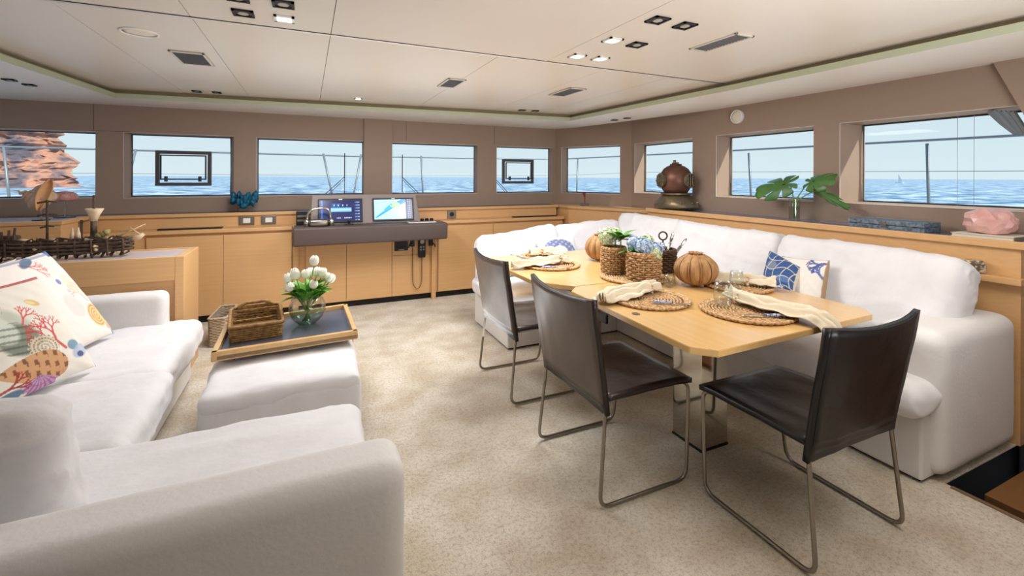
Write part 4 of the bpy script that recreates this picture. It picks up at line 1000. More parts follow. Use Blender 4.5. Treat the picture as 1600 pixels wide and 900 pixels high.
# ------------------------------------------------------------------ tulips in a globe vase
vc = Vector((0.005, 3.13, 0.491))
t = thing('globe_vase', 'round clear glass vase with water on the tray table', 'vase', vc)
R = 0.108
prof = []; 
for i in range(19):
    a = -pi/2+0.35+(pi-0.95)*i/18; prof.append((R*cos(a), R*0.94+R*sin(a)))
bot = prof[0][1]; prof = [(r_, z_-bot) for r_, z_ in prof]
inn = [(r_-0.004, z_+0.003 if i == 0 else z_) for i, (r_, z_) in enumerate(prof)][::-1]
bm = newbm(); lathe(bm, [(0.003, 0)]+prof+inn+[(0.003, 0.005)], 44); obj('bowl', bm, glassm, t, smooth=True)
w_ = [(r_-0.0045, z_+0.0035 if i == 0 else z_) for i, (r_, z_) in enumerate(prof) if z_ < 0.10]
bm = newbm(); lathe(bm, [(0.003, 0.006)]+w_+[(0.003, w_[-1][1]+0.0005)], 44); obj('water', bm, waterm, t, smooth=True)
tl = [(-0.085, -0.03, 0.235, 'tulip low at the left of the bunch, drooping outward'), (-0.095, 0.02, 0.275, 'tulip at the far left, upper one'), (-0.06, 0.01, 0.295, 'tulip left of centre, tall and pointed'),
      (-0.065, 0.05, 0.30, 'tulip left of centre at the back'), (-0.01, 0.02, 0.29, 'tulip in the centre of the bunch'), (0.015, 0.06, 0.285, 'tulip behind the centre one'), (0.03, -0.05, 0.245, 'tulip low at the front right of centre'),
      (0.05, 0.04, 0.295, 'tulip right of centre, upper'), (0.075, 0.02, 0.29, 'tulip right of centre, outer'), (0.105, 0.01, 0.265, 'tulip at the far right of the bunch'), (0.12, 0.03, 0.25, 'tulip at the right edge, half behind its neighbour'), (0.035, 0.0, 0.375, 'tulip standing highest above the bunch')]
def tulipbloom():
    bm = newbm(); prof = [(0.006, 0), (0.02, 0.006), (0.0275, 0.022), (0.0265, 0.038), (0.019, 0.052)]
    for k in range(6):
        a0 = k*pi/3; rows = []
        off = 1.0 if k % 2 else 0.93
        for (r_, z_) in prof+[(0.010, 0.060)]:
            wd = {0.006: 0.5, 0.02: 0.62, 0.0275: 0.62, 0.0265: 0.6, 0.019: 0.5}.get(r_, 0.12)
            rows.append([Vector((r_*off*cos(a0+v*wd), r_*off*sin(a0+v*wd), z_)) for v in (-1, -0.5, 0, 0.5, 1)])
        sling(bm, rows, 0)
    return bm
protoT = None
for i, (x, y, h, l) in enumerate(tl):
    t = thing('tulip', 'white ' + l, 'tulip', vc+Vector((x*0.15, y*0.15, 0.02)), 0, 'white tulips in the round glass vase')
    top = Vector((x*0.9, y, h-0.03)); mid = Vector((x*0.25, y*0.25, h*0.5))
    base = Vector((-x*0.4, -y*0.4, 0.0))
    bm = newbm(); tube(bm, roundpath([base, mid, top], 0.1, 8), 0.0035, 6); obj('stem', bm, stemm, t, smooth=True)
    bm = tulipbloom(); d = (top-mid).normalized(); M = Matrix.Translation(top) @ (d+Vector((0, 0, 0.4))).to_track_quat('Z', 'Y').to_matrix().to_4x4() @ Matrix.Rotation(i, 4, 'Z') @ Matrix.Scale(0.98+0.12*((i*7) % 3)/2, 4); bm.transform(M)
    obj('bloom', bm, tulipm, t, smooth=True)
    bm = newbm(); rnd = random.Random(i)
    for k in range(4):
        a = atan2(y, x)+rnd.uniform(-1.4, 1.4); leaf(bm, mid*0.75+Vector((0, 0, 0.03)), (cos(a), sin(a), rnd.uniform(0.5, 2.2)), rnd.uniform(0.12, 0.17), 0.055, 0.9, 0.35, twist=rnd.uniform(-0.4, 0.4))
    obj('leaves', bm, tulipleaf, t, smooth=True)

# ------------------------------------------------------------------ rectangular woven baskets
def rectbasket(label, c, rz, lx, ly, h, m, handles=True, slope=0.0, name='woven_basket'):
    t = thing(name, label, 'basket', c, rz)
    def ring(k, z, ph):
        sx_ = lx/2*(0.93+0.07*z/h); sy_ = ly/2*(0.93+0.07*z/h); pts = []
        per = [(-sx_, -sy_), (sx_, -sy_), (sx_, sy_), (-sx_, sy_)]
        rp = roundpath([(*p, 0) for p in per], 0.03, 5, closed=True)
        dn = []
        for i in range(len(rp)):
            a, b = rp[i], rp[(i+1) % len(rp)]; n = max(1, int((b-a).length/0.008))
            for q in range(n): dn.append(a.lerp(b, q/n))
        N = len(dn); out = []
        for i, p in enumerate(dn):
            a = i*0.9+ph; pr = p*(1+0.012*cos(a)); zz = z+0.001*sin(i*2.1)
            zz += slope*z/h*(p.y/ly+0.5)
            out.append(Vector((pr.x, pr.y, zz)))
        return out
    n = int(h/0.011); bm = newbm()
    for i in range(n): tube(bm, ring(0, 0.006+h*i/n, (i % 2)*pi), 0.0068, 5, closed=True)
    obj('weave', bm, m, t, smooth=True)
    bm = newbm(); tube(bm, ring(0, h, 0), 0.010, 6, closed=True); obj('rim', bm, m, t, smooth=True)
    obj('bottom', bx(-lx*0.46, lx*0.46, -ly*0.46, ly*0.46, 0.0, 0.01), m, t)
    return t
b1 = rectbasket('brown seagrass basket with a slotted handle on the tray table', (-0.275, 3.11, 0.491), radians(6), 0.27, 0.36, 0.085, seagrass, slope=0.02)
bm = newbm(); tube(bm, roundpath([(-0.10, 0.175, 0.10), (-0.06, 0.178, 0.132), (0.06, 0.178, 0.132), (0.10, 0.175, 0.10)], 0.02), 0.011, 8)
obj('handle', bm, seagrass, b1, smooth=True)
rectbasket('pale woven basket on the floor beside the low cabinet', (-0.66, 4.62, 0), radians(-4), 0.13, 0.42, 0.24, pale_wick)

# ================================================================== THROW PILLOWS
def coral_segs(x, y, ang, L, depth, rnd, w):
    out = []
    if depth == 0: return out
    x2 = x+cos(ang)*L; y2 = y+sin(ang)*L; out.append((x, y, x2, y2, w))
    for k in range(2 if depth > 1 else 2):
        out += coral_segs(x2, y2, ang+rnd.uniform(0.25, 0.6)*(1 if k else -1), L*rnd.uniform(0.66, 0.82), depth-1, rnd, w*0.78)
    return out
def m_coral(c, u, v, x, y, ang, L, col, seed=1, depth=6, w=0.012):
    for (a, b, d, e, ww) in coral_segs(x, y, ang, L, depth, random.Random(seed), w):
        dd, _ = dist_seg(u, v, (a, b), (d, e)); c = fill(c, (dd < ww), col, 0.9)
    return c
def m_ring(c, u, v, x, y, r, col, col2):
    d = np.hypot(u-x, v-y); a = np.arctan2(v-y, u-x); m = d < r*(1+0.05*np.sin(a*16))
    c = fill(c, m, col2, 0.8); return fill(c, m & (np.sin(d/r*26+a) > 0.1) & (np.sin(a*24) > -0.5), col, 0.8)
def m_fan(c, u, v, x, y, r, ang, col, col2, ribs=16):
    a = np.arctan2(v-y, u-x)-ang; a = (a+pi) % (2*pi)-pi; d = np.hypot(u-x, v-y)
    m = (np.abs(a) < 1.15) & (d < r*(0.92+0.08*np.cos(a*ribs))*np.cos(a*0.55)); c = fill(c, m, col2)
    c = fill(c, m & (np.sin(a*ribs*1.3) > 0.2), col, 0.75); return fill(c, m & (np.sin(d/r*16) > 0.8), col, 0.4)
def m_cone(c, u, v, x, y, L, w, ang, col, spot):
    p = (u-x)*cos(ang)+(v-y)*sin(ang); q = -(u-x)*sin(ang)+(v-y)*cos(ang); tt = p/L
    m = (tt > 0) & (tt < 1) & (np.abs(q) < w*np.sin(np.clip(tt, 0, 1)**0.6*pi)**0.8); c = fill(c, m, col)
    return fill(c, m & (np.sin(p*85) > 0.15) & (np.sin(q*60+np.floor(p*13)*1.7) > 0.1), spot, 0.8)
def m_blob(c, u, v, x, y, rx, ry, ang, col, a=0.9):
    p = (u-x)*cos(ang)+(v-y)*sin(ang); q = -(u-x)*sin(ang)+(v-y)*cos(ang); d = np.hypot(p/rx, q/ry)
    return fill(c, np.clip((1.1-d)*5, 0, 1), col, a)
def shells_a(uv):
    u, v = uv[:, 0], uv[:, 1]; c = np.tile(np.array(lin((240, 234, 222))), (len(u), 1))
    c = m_blob(c, u, v, 0.47, 0.60, 0.17, 0.22, 0.3, (196, 200, 184), 0.85); c = m_blob(c, u, v, 0.50, 0.50, 0.14, 0.15, 0.2, (112, 124, 104), 0.8)
    c = m_blob(c, u, v, 0.42, 0.62, 0.10, 0.14, 0.3, (222, 226, 212), 0.9); c = m_ring(c, u, v, 0.42, 0.84, 0.12, (150, 138, 110), (228, 220, 200))
    c = fill(c, (np.hypot((u-0.5)/0.16, (v-0.5)/0.16) < 1) & (np.sin(v*110+u*20) > 0.5), (74, 82, 70), 0.6)
    c = m_coral(c, u, v, 0.58, 0.62, 1.0, 0.055, (218, 84, 80), 5, 5, 0.008)
    c = m_coral(c, u, v, 0.78, 0.30, 2.05, 0.10, (214, 62, 60), 2, 7, 0.013)
    c = m_blob(c, u, v, 0.76, 0.78, 0.055, 0.028, -0.6, (226, 184, 110)); c = m_blob(c, u, v, 0.745, 0.785, 0.035, 0.015, -0.6, (244, 222, 170))
    c = m_ring(c, u, v, 0.62, 0.37, 0.115, (132, 112, 78), (230, 218, 194))
    c = m_cone(c, u, v, 0.74, 0.17, 0.52, 0.15, pi-0.18, (216, 164, 118), (112, 62, 40))
    c = m_fan(c, u, v, 0.50, 0.15, 0.20, -pi/2-0.15, (150, 92, 140), (206, 160, 196))
    c = m_blob(c, u, v, 0.86, 0.30, 0.06, 0.05, 0, (110, 150, 176)); c = m_blob(c, u, v, 0.90, 0.22, 0.10, 0.06, 0.3, (176, 190, 214), 0.8); c = m_blob(c, u, v, 0.88, 0.19, 0.035, 0.03, 0, (70, 84, 140))
    c = m_coral(c, u, v, 0.22, 0.12, 0.2, 0.07, (170, 60, 50), 9, 5, 0.012); c = m_blob(c, u, v, 0.25, 0.05, 0.12, 0.05, 0.2, (70, 110, 140))
    c = fill(c, (v > 0.975) | (u > 0.985), (196, 84, 84), 0.9)
    return c
def shells_b(uv):
    u, v = uv[:, 0], uv[:, 1]; c = np.tile(np.array(lin((238, 230, 222))), (len(u), 1))
    c = m_blob(c, u, v, 0.66, 0.66, 0.03, 0.03, 0, (110, 128, 190)); c = m_coral(c, u, v, 0.86, 0.40, 1.9, 0.08, (232, 176, 166), 4, 6, 0.012)
    c = m_blob(c, u, v, 0.80, 0.60, 0.07, 0.13, 0.2, (240, 216, 188), 0.7); c = m_coral(c, u, v, 0.45, 0.92, -0.5, 0.08, (222, 116, 116), 8, 5, 0.010)
    d = np.hypot(u-0.84, v-0.24); c = fill(c, (d < 0.13), (244, 214, 160)); c = fill(c, (d < 0.13) & (np.sin(d*190) > 0.1), (224, 150, 96))
    c = m_blob(c, u, v, 0.93, 0.22, 0.05, 0.09, 0, (230, 216, 140), 0.7); c = m_blob(c, u, v, 0.95, 0.10, 0.05, 0.04, 0, (240, 176, 140)); c = m_blob(c, u, v, 0.97, 0.17, 0.04, 0.03, 0, (150, 200, 180)); c = m_blob(c, u, v, 0.985, 0.03, 0.03, 0.03, 0, (96, 110, 180))
    c = m_blob(c, u, v, 0.55, 0.93, 0.12, 0.04, 0.4, (70, 104, 134)); c = fill(c, (u > 0.90) & (v > 0.93), (84, 110, 160)); c = fill(c, (v > 0.95) & (v < 0.975), (120, 140, 176), 0.7); c = m_blob(c, u, v, 0.62, 0.40, 0.10, 0.13, 0.4, (232, 206, 200), 0.6)
    return c
def navy_stripe(uv):
    u, v = uv[:, 0], uv[:, 1]; c = np.tile(np.array(lin((232, 230, 228))), (len(u), 1))
    m = (np.abs(np.maximum(np.abs(u-0.5), np.abs(v-0.5))-0.40) < 0.035); return fill(c, m, (60, 84, 146))
def net_blue(uv):
    u, v = uv[:, 0], uv[:, 1]; c = np.tile(np.array(lin((52, 84, 136))), (len(u), 1))
    c = m_blob(c, u, v, 0.3, 0.6, 0.16, 0.12, 0.5, (150, 158, 160), 0.5); c = m_blob(c, u, v, 0.7, 0.3, 0.2, 0.1, 0, (88, 130, 180), 0.7)
    m = (np.abs(np.sin(u*13+1.2*np.sin(v*5))) < 0.13) | (np.abs(np.sin(v*11+1.3*np.sin(u*6))) < 0.13); c = fill(c, m, (206, 200, 186))
    return fill(c, (u < 0.02) | (u > 0.98) | (v < 0.02) | (v > 0.98), (214, 206, 190))
def blue_coral(uv):
    u, v = uv[:, 0], uv[:, 1]; c = np.tile(np.array(lin((230, 224, 216))), (len(u), 1))
    c = m_coral(c, u, v, 0.98, 0.66, 2.3, 0.08, (78, 98, 160), 3, 6, 0.02); c = m_coral(c, u, v, 0.96, 0.92, 3.5, 0.09, (66, 86, 150), 6, 6, 0.024); c = m_coral(c, u, v, 0.04, 0.1, 0.8, 0.09, (66, 86, 150), 5, 6, 0.02); return fill(c, (u < 0.015) | (u > 0.985) | (v > 0.985), (170, 140, 110))
def delft(uv):
    u, v = uv[:, 0], uv[:, 1]; c = np.tile(np.array(lin((226, 226, 228))), (len(u), 1))
    d = np.hypot((u-0.5)/0.42, (v-0.35)/0.5); c = fill(c, (d < 1) & (d > 0.45), (74, 92, 146), 0.85); c = fill(c, (d < 1) & (np.sin(u*40)*np.sin(v*33) > 0.4), (180, 190, 214), 0.8)
    return c
def pillow(label, corners, th, paint, n=90, seed=0, m=pm, group=None, bow=0.05):
    bm, uv = patchpillow(*corners, th, n=n, seed=seed, bow=bow)
    o = obj('throw_pillow', bm, m, smooth=True); c = (Vector(corners[0])+Vector(corners[1]))/2
    if paint is not None: setpaint(o, paint(uv[:, :2]))
    rebase(o, c); tag(o, label, 'pillow', group); return o
G = 'printed throw pillows on the left sofa'
BR = atZ(150, 572, 0.475); TRp = atX(57, 432, -1.13); BL = atZ(-60, 668, 0.475); TL = TRp+(BL-BR)*1.0+Vector((0, 0, 0.0))
pillow('front cream throw pillow printed with red coral, a brown cone shell and a purple scallop', (BL, BR, TRp, TL), 0.15, shells_a, 190, 1, group=G)
BR = atZ(178, 521, 0.47); TRp = atX(70, 392, -1.36); BL = BR+Vector((-0.08, -0.62, 0.02)); TL = TRp+Vector((-0.05, -0.62, 0.0))
pillow('cream throw pillow with pale shells and an orange striped snail, behind the front one', (BL, BR, TRp, TL), 0.14, shells_b, 150, 2, group=G)
BR2 = Vector((-1.62, 3.0, 0.47)); TR2 = atX(26, 404, -1.6)
pillow('white throw pillow with navy border stripe at the very left, behind the printed ones', (BR2+Vector((-0.05, -0.6, 0)), BR2, TR2, TR2+Vector((-0.05, -0.6, 0))), 0.12, navy_stripe, 80, 3, group=G)
G2 = 'patterned throw pillows on the dining sofa'
pillow('blue throw pillow with a pale net pattern leaning on the long sofa back', (Vector((2.90, 2.20, 0.56)), Vector((2.86, 1.86, 0.50)), atX(1232, 425, 2.98)+Vector((0, 0, 0)), atX(1198, 396, 3.03)), 0.10, net_blue, 90, 4, group=G2) if False else None
pillow('blue throw pillow with a pale net pattern leaning on the long sofa back', (atX(1190, 445, 2.82), atX(1240, 458, 2.80), atX(1252, 418, 2.93), atX(1203, 391, 2.98)), 0.10, net_blue, 90, 4, group=G2, bow=0.02)
pillow('white throw pillow with blue coral corners beside the blue net pillow', (atX(1214, 496, 2.84), atX(1284, 502, 2.82), atX(1297, 407, 3.00), atX(1222, 400, 3.03)), 0.13, blue_coral, 90, 5, group=G2)
pillow('small white pillow with blue delft pattern on the far end of the sofa', (atY(846, 412, 3.72), atY(905, 412, 3.72), atY(897, 369, 3.9), atY(836, 373, 3.9)), 0.11, delft, 80, 6, group=G2)
# folded striped cloth behind the cushion end
t = tag(rebase(obj('folded_throw', cushion((0.06, 0.10, 0.07), 0.02, 0, 0.004, 3, 10, 20, TR(3.425, 1.245, 0.932)), mat('patterned_cloth', (206, 188, 160), 0.9, vary=((96, 84, 72), 60, U, 0.06)), smooth=True), (3.425, 1.245, 0.9)), 'small patterned folded cloth on the sideboard ledge behind the last back cushion', 'cloth')

# ================================================================== SIDEBOARD DECOR
SZ = 1.083
# diving helmet
t = thing('diving_helmet', 'antique copper diving helmet on the corner end of the sideboard', 'helmet', (3.575, 3.66, SZ+0.03), radians(180)); t.matrix_basis = t.matrix_basis @ Matrix.Scale(1.13, 4)
bm = newbm(); prof = [(0.10, 0.13), (0.125, 0.17), (0.145, 0.22), (0.148, 0.27), (0.135, 0.32), (0.11, 0.36), (0.075, 0.385), (0.055, 0.39), (0.052, 0.405), (0.02, 0.407)]
lathe(bm, prof, 40); obj('dome', bm, copper, t, smooth=True)
bm = newbm(); lathe(bm, [(0.105, 0.115), (0.135, 0.118), (0.135, 0.132), (0.105, 0.134)], 40); obj('neck_ring', bm, brass, t, auto=True)
bm = newbm(); lathe(bm, [(0.19, 0.0), (0.195, 0.01), (0.18, 0.05), (0.15, 0.09), (0.115, 0.118)], 40, mod=lambda a, u: 1-0.14*cos(2*a)*(1-u)); obj('breastplate', bm, brass, t, smooth=True)
bm = newbm()
for k in range(12): a = k*pi/6; r_ = 0.178*(1-0.12*cos(2*a)); ball(bm, (r_*cos(a), r_*sin(a), 0.045), 0.012, 1)
obj('bolts', bm, brass, t, smooth=True)
def port(a, el, R_, r_, name):
    d = Vector((cos(a)*cos(el), sin(a)*cos(el), sin(el))); c = Vector((0, 0, 0.25))+d*R_; M = Matrix.Translation(c) @ d.to_track_quat('Z', 'Y').to_matrix().to_4x4()
    bm = newbm(); lathe(bm, [(r_*0.9, -0.04), (r_, -0.01), (r_*1.12, 0.0), (r_*1.12, 0.018), (r_*0.86, 0.022), (r_*0.8, 0.008)], 28, ax=M, capt=False); f = obj('port', bm, brass, t, auto=True)
    bm = newbm(); lathe(bm, [(r_*0.82, 0.004), (r_*0.4, 0.010), (0.004, 0.012)], 28, ax=M, capb=True); g_ = obj('port_glass', bm, helmglass, f)
    bm = newbm()
    for k in (-0.5, 0, 0.5):
        w = sqrt(1-k*k)*r_*0.9; tube(bm, [M @ Vector((k*r_, -w, 0.018)), M @ Vector((k*r_, w, 0.018))], 0.004, 5); tube(bm, [M @ Vector((-w, k*r_, 0.020)), M @ Vector((w, k*r_, 0.020))], 0.004, 5)
    for k in range(8): ball(bm, M @ Vector((r_*1.0*cos(k*pi/4), r_*1.0*sin(k*pi/4), 0.022)), 0.008, 1)
    obj('grille', bm, brass, f)
port(radians(-12), 0.0, 0.145, 0.062, 'p'); port(radians(98), 0.0, 0.14, 0.062, 'p'); port(radians(-110), 0, 0.14, 0.055, 'p')
bm = newbm(); tube(bm, [(0.035, 0.02, 0.40), (0.035, 0.02, 0.44)], [0.012, 0.014], 10); tube(bm, [(0.02, -0.02, 0.41), (-0.06, -0.03, 0.415)], 0.01, 8); obj('top_valve', bm, brass, t, smooth=True)
bm = newbm(); box(bm, 3.52, 3.70, 3.55, 3.93, SZ, SZ+0.03, bev=0.003); o = obj('acrylic_stand', bm, acryl); rebase(o, (3.6, 3.72, SZ)); tag(o, 'low clear acrylic stand under the diving helmet', 'stand')
# monstera vase
mv = Vector((3.60, 2.39, SZ))
t = thing('glass_vase', 'straight clear glass vase holding the monstera leaves', 'vase', mv)
bm = newbm(); lathe(bm, [(0.003, 0), (0.040, 0), (0.042, 0.17), (0.0385, 0.17), (0.0365, 0.012), (0.003, 0.012)], 32); obj('cylinder', bm, glassm, t, smooth=False, auto=True)
bm = newbm(); lathe(bm, [(0.003, 0.0125), (0.0362, 0.0125), (0.0375, 0.11), (0.003, 0.11)], 32); obj('water', bm, waterm, t, auto=True)
def monstera(label, base, tip, normal, L, Wd, bend, seed):
    """stem from the vase to base; blade from base to tip"""
    base = Vector(base); tip = Vector(tip); ax_ = (tip-base); Lr = ax_.length; ax_.normalize(); nrm = Vector(normal).normalized(); sd = ax_.cross(nrm).normalized(); nrm = sd.cross(ax_)
    t = thing('monstera_leaf', label, 'leaf', mv+Vector((0, 0, 0.02)), 0, 'monstera leaves in the straight vase')
    bm = newbm(); tube(bm, roundpath([mv+Vector((0.0, 0.0, 0.02))+Vector((sin(seed)*0.015, cos(seed)*0.015, 0)), mv+Vector((0, 0, 0.15)), base.lerp(mv, 0.25)+Vector((0, 0, 0.05)), base], 0.08, 6), 0.0045, 8); obj('stem', bm, stemm, t, world=True, smooth=True)
    bm = newbm(); n = 200; rings = 9; prev = None; cen = bm.verts.new(base+ax_*Lr*0.1)
    def rad(a):
        r_ = 0.5+0.5*cos(a)*0.55+0.28*abs(sin(a)); 
        if abs(abs(a)-pi) < 0.5: r_ *= 0.35+0.65*(abs(abs(a)-pi)/0.5)
        return r_
    rows = [[] for _ in range(rings)]
    for k in range(n+1):
        a = -pi+2*pi*k/n; R0 = rad(a)
        nt_ = max(0, sin(abs(a)*9.5+0.6))**5 if 0.25 < abs(a) < 2.5 else 0
        R0 *= 1-0.6*nt_
        for j in range(rings):
            r_ = R0*(j+1)/rings; x_ = cos(a)*r_; y_ = sin(a)*r_
            p = base+ax_*(Lr*(0.12+0.86*x_))+sd*(Wd*y_*0.95)+nrm*(-bend*(y_*y_)-bend*0.5*x_*abs(x_)+0.004*noise.noise(Vector((x_*4, y_*4, seed))))
            rows[j].append(bm.verts.new(p))
    for k in range(n):
        bm.faces.new((cen, rows[0][k], rows[0][k+1]))
        for j in range(rings-1): bm.faces.new((rows[j][k], rows[j+1][k], rows[j+1][k+1], rows[j][k+1]))
    solid(obj('blade', bm, leafd, t, world=True, smooth=True), 0.0012)
monstera('large monstera leaf leaning left over the vase', (3.58, 2.42, SZ+0.30), (3.54, 2.78, SZ+0.215), (-0.75, -0.25, 0.6), 0.3, 0.15, 0.06, 1)
monstera('monstera leaf with long fingers pointing right towards the pillar', (3.60, 2.27, SZ+0.31), (3.58, 2.03, SZ+0.36), (-0.7, -0.1, 0.6), 0.25, 0.12, 0.05, 2)
monstera('small dark monstera leaf hanging down at the right of the vase', (3.62, 2.22, SZ+0.245), (3.63, 1.95, SZ+0.09), (-0.95, -0.1, 0.15), 0.2, 0.045, 0.02, 3)
# croc box
t = thing('croc_box', 'blue grey crocodile textured box with a brass clasp on the sideboard', 'box', (3.60, 1.70, SZ))
obj('body', bx(-0.105, 0.10, -0.20, 0.235, 0, 0.03, bev=0.003), croc, t); obj('lid', bx(-0.105, 0.10, -0.20, 0.235, 0.032, 0.062, bev=0.004), croc, t); obj('clasp', bx(-0.110, -0.104, 0.0, 0.03, 0.016, 0.044, bev=0.002), brass, t)
# book and quartz
t = thing('book', 'cream covered book under the rose quartz', 'book', (3.60, 1.235, SZ), radians(-4))
obj('pages', bx(-0.10, 0.115, -0.135, 0.13, 0.003, 0.019), page, t); obj('cover', bx(-0.105, 0.12, -0.14, 0.135, 0.019, 0.023, bev=0.001), page, t); obj('cover', bx(-0.105, 0.12, -0.14, 0.135, 0, 0.003), page, t); obj('spine', bx(-0.105, 0.12, -0.143, -0.139, 0, 0.023), bookgrey, t)
bm = newbm(); rr = bmesh.ops.create_icosphere(bm, subdivisions=3, radius=1)
for v in rr['verts']:
    d = v.co.normalized(); f = 1+0.16*noise.noise(d*1.9+Vector((4, 2, 0)))+0.05*noise.cell(d*3.1)
    if d.y > 0.55 and abs(d.z-0.0) < 0.25: f *= 0.90
    v.co = Vector((d.x*0.085, d.y*0.115, max(-0.062, d.z*0.083)))*f
o = obj('rose_quartz', bm, quartz, auto=False); o.data.set_sharp_from_angle(angle=radians(10)); o.location = (3.60, 1.24, SZ+0.023+0.066); tag(o, 'faceted pink rose quartz stone resting on the cream book', 'stone')
for p in o.data.polygons: p.use_smooth = False

# ================================================================== FRONT SHELF DECOR
FZ = 1.048
t = thing('teal_coral', 'teal blue coral cluster on a small clear stand under the front windows', 'coral', (-0.60, 5.47, FZ))
bm = newbm(); rnd = random.Random(4)
for k in range(26):
    a = rnd.uniform(0, 2*pi); x_ = rnd.uniform(-0.12, 0.13); z_ = 0.13+rnd.uniform(-0.045, 0.06)*(1-abs(x_)*3); y_ = rnd.uniform(-0.04, 0.04)
    ball(bm, (x_, y_, z_), rnd.uniform(0.026, 0.042), 2, (0.7, 1, 1.25), 0.5, 2.5, k)
for k in range(4): ball(bm, (0.0+0.01*k, 0.0, 0.07+0.012*k), 0.035, 2, (1.2, 1, 1), 0.4, 2, k)
obj('coral', bm, teal, t, smooth=True)
bm = newbm(); box(bm, -0.065, 0.075, -0.035, 0.035, 0.034, 0.04); 
for x in (-0.06, 0.07): box(bm, x-0.004, x+0.004, -0.035, 0.035, 0, 0.04)
obj('stand', bm, acryl, t)
t = thing('red_coral', 'small red branching coral on a clear block under the corner window', 'coral', (3.33, 5.02, 1.05))
obj('block', bx(-0.05, 0.05, -0.03, 0.03, 0, 0.035, bev=0.003), acryl, t)
bm = newbm(); rnd = random.Random(3)
def branch(p, d, L, r_, dep):
    q = p+d*L; tube(bm, [p, q], [r_, r_*0.8], 5)
    if dep: 
        for k in range(3): branch(q, (d+Vector((rnd.uniform(-1, 1), rnd.uniform(-0.5, 0.5), rnd.uniform(0, 0.4)))*0.75).normalized(), L*0.72, r_*0.72, dep-1)
branch(Vector((0, 0, 0.035)), Vector((0, 0, 1)), 0.05, 0.008, 4); obj('coral', bm, redcoral, t, smooth=True)
for (x, y, w, d, l) in ((-1.02, 5.27, 0.26, 0.045, 'black flat tablet lying on the ledge left of the helm'), (2.72, 5.27, 0.32, 0.03, 'thin black remote and papers lying on the ledge right of the helm')):
    t = thing('tablet', l, 'tablet', (x, y, 0.908)); obj('body', bx(-w, w, -d, d, 0, 0.012, bev=0.003), black, t); obj('screen', bx(-w*0.95, w*0.95, -d*0.85, d*0.85, 0.012, 0.0135), helmglass, t)

# ------------------------------------------------------------------ shells
def helishell(bm, L, R_, turns=5, n=90, m=14, M=None, wob=0.0):
    rings = []
    for i in range(n+1):
        u = i/n; th = turns*2*pi*u; g_ = u**1.6; rad = R_*g_; cz = L*(1-u)**1.0*1.0 - L*0.35*g_; r_ = R_*0.62*g_+0.001
        c = Vector((cos(th)*rad*0.55, sin(th)*rad*0.55, cz)); rg = []
        for k in range(m):
            a = 2*pi*k/m; o_ = Vector((cos(th), sin(th), 0))*cos(a)*r_*(1+wob*max(0, sin(th*4))) + Vector((0, 0, 1))*sin(a)*r_*1.25
            v = c+o_; rg.append(bm.verts.new(M @ v if M is not None else v))
        rings.append(rg)
    for i in range(n):
        for k in range(m): bm.faces.new((rings[i][k], rings[i][(k+1) % m], rings[i+1][(k+1) % m], rings[i+1][k]))
    bm.faces.new(rings[-1])
t = thing('conch_shell', 'large peach lipped conch shell on a metal stand at the far left', 'shell', (-1.985, 4.97, 1.052))
bm = newbm(); M = TR(-0.04, 0.02, 0.185, ry=radians(-62), rz=radians(12)); helishell(bm, 0.15, 0.085, 5, M=M, wob=0.35); obj('spire', bm, conchm, t, smooth=True)
rows = []
for i in range(17):
    u = i/16; ww = 0.046*sin(pi*(0.04+0.92*u))**0.75*(1.15-0.35*u); z_ = 0.335-0.25*u; lean = 0.085-0.075*u
    rows.append([(lean+(2*k/12-1)*ww, -0.075+0.03*(1-(2*k/12-1)**2)-0.015*sin(pi*u), z_) for k in range(13)])
bm = newbm(); sling(bm, rows, 0); solid(obj('lip', bm, conchp, t, smooth=True), 0.007)
bm = newbm(); ball(bm, (0.0, 0.0, 0.20), 0.07, 3, (1.0, 0.7, 1.35), 0.15, 2, 3); obj('body_whorl', bm, conchm, t, smooth=True)
bm = newbm(); tube(bm, [(0, 0, 0), (0, 0, 0.13)], 0.006, 8); obj('stand_rod', bm, steel, t)
bm = newbm(); cyl(bm, (0.0, 0, 0), 0.055, 0, 0.008, 24); obj('stand_base', bm, black, t)
t = thing('urchin_shell', 'pink domed urchin shell on a metal stand beside the conch', 'shell', (-1.93, 5.22, 1.052))
bm = newbm(); lathe(bm, [(0.02, 0.150), (0.05, 0.145), (0.078, 0.155), (0.085, 0.175), (0.075, 0.205), (0.05, 0.225), (0.012, 0.232)], 60, mod=lambda a, u: 1+0.05*abs(sin(a*6))); obj('dome', bm, pinkshell, t, smooth=True)
bm = newbm(); tube(bm, [(0, 0, 0), (0, 0, 0.155)], 0.005, 8); obj('stand_rod', bm, steel, t)
bm = newbm(); lathe(bm, [(0.075, 0), (0.072, 0.008), (0.02, 0.012)], 28); obj('stand_base', bm, black, t)

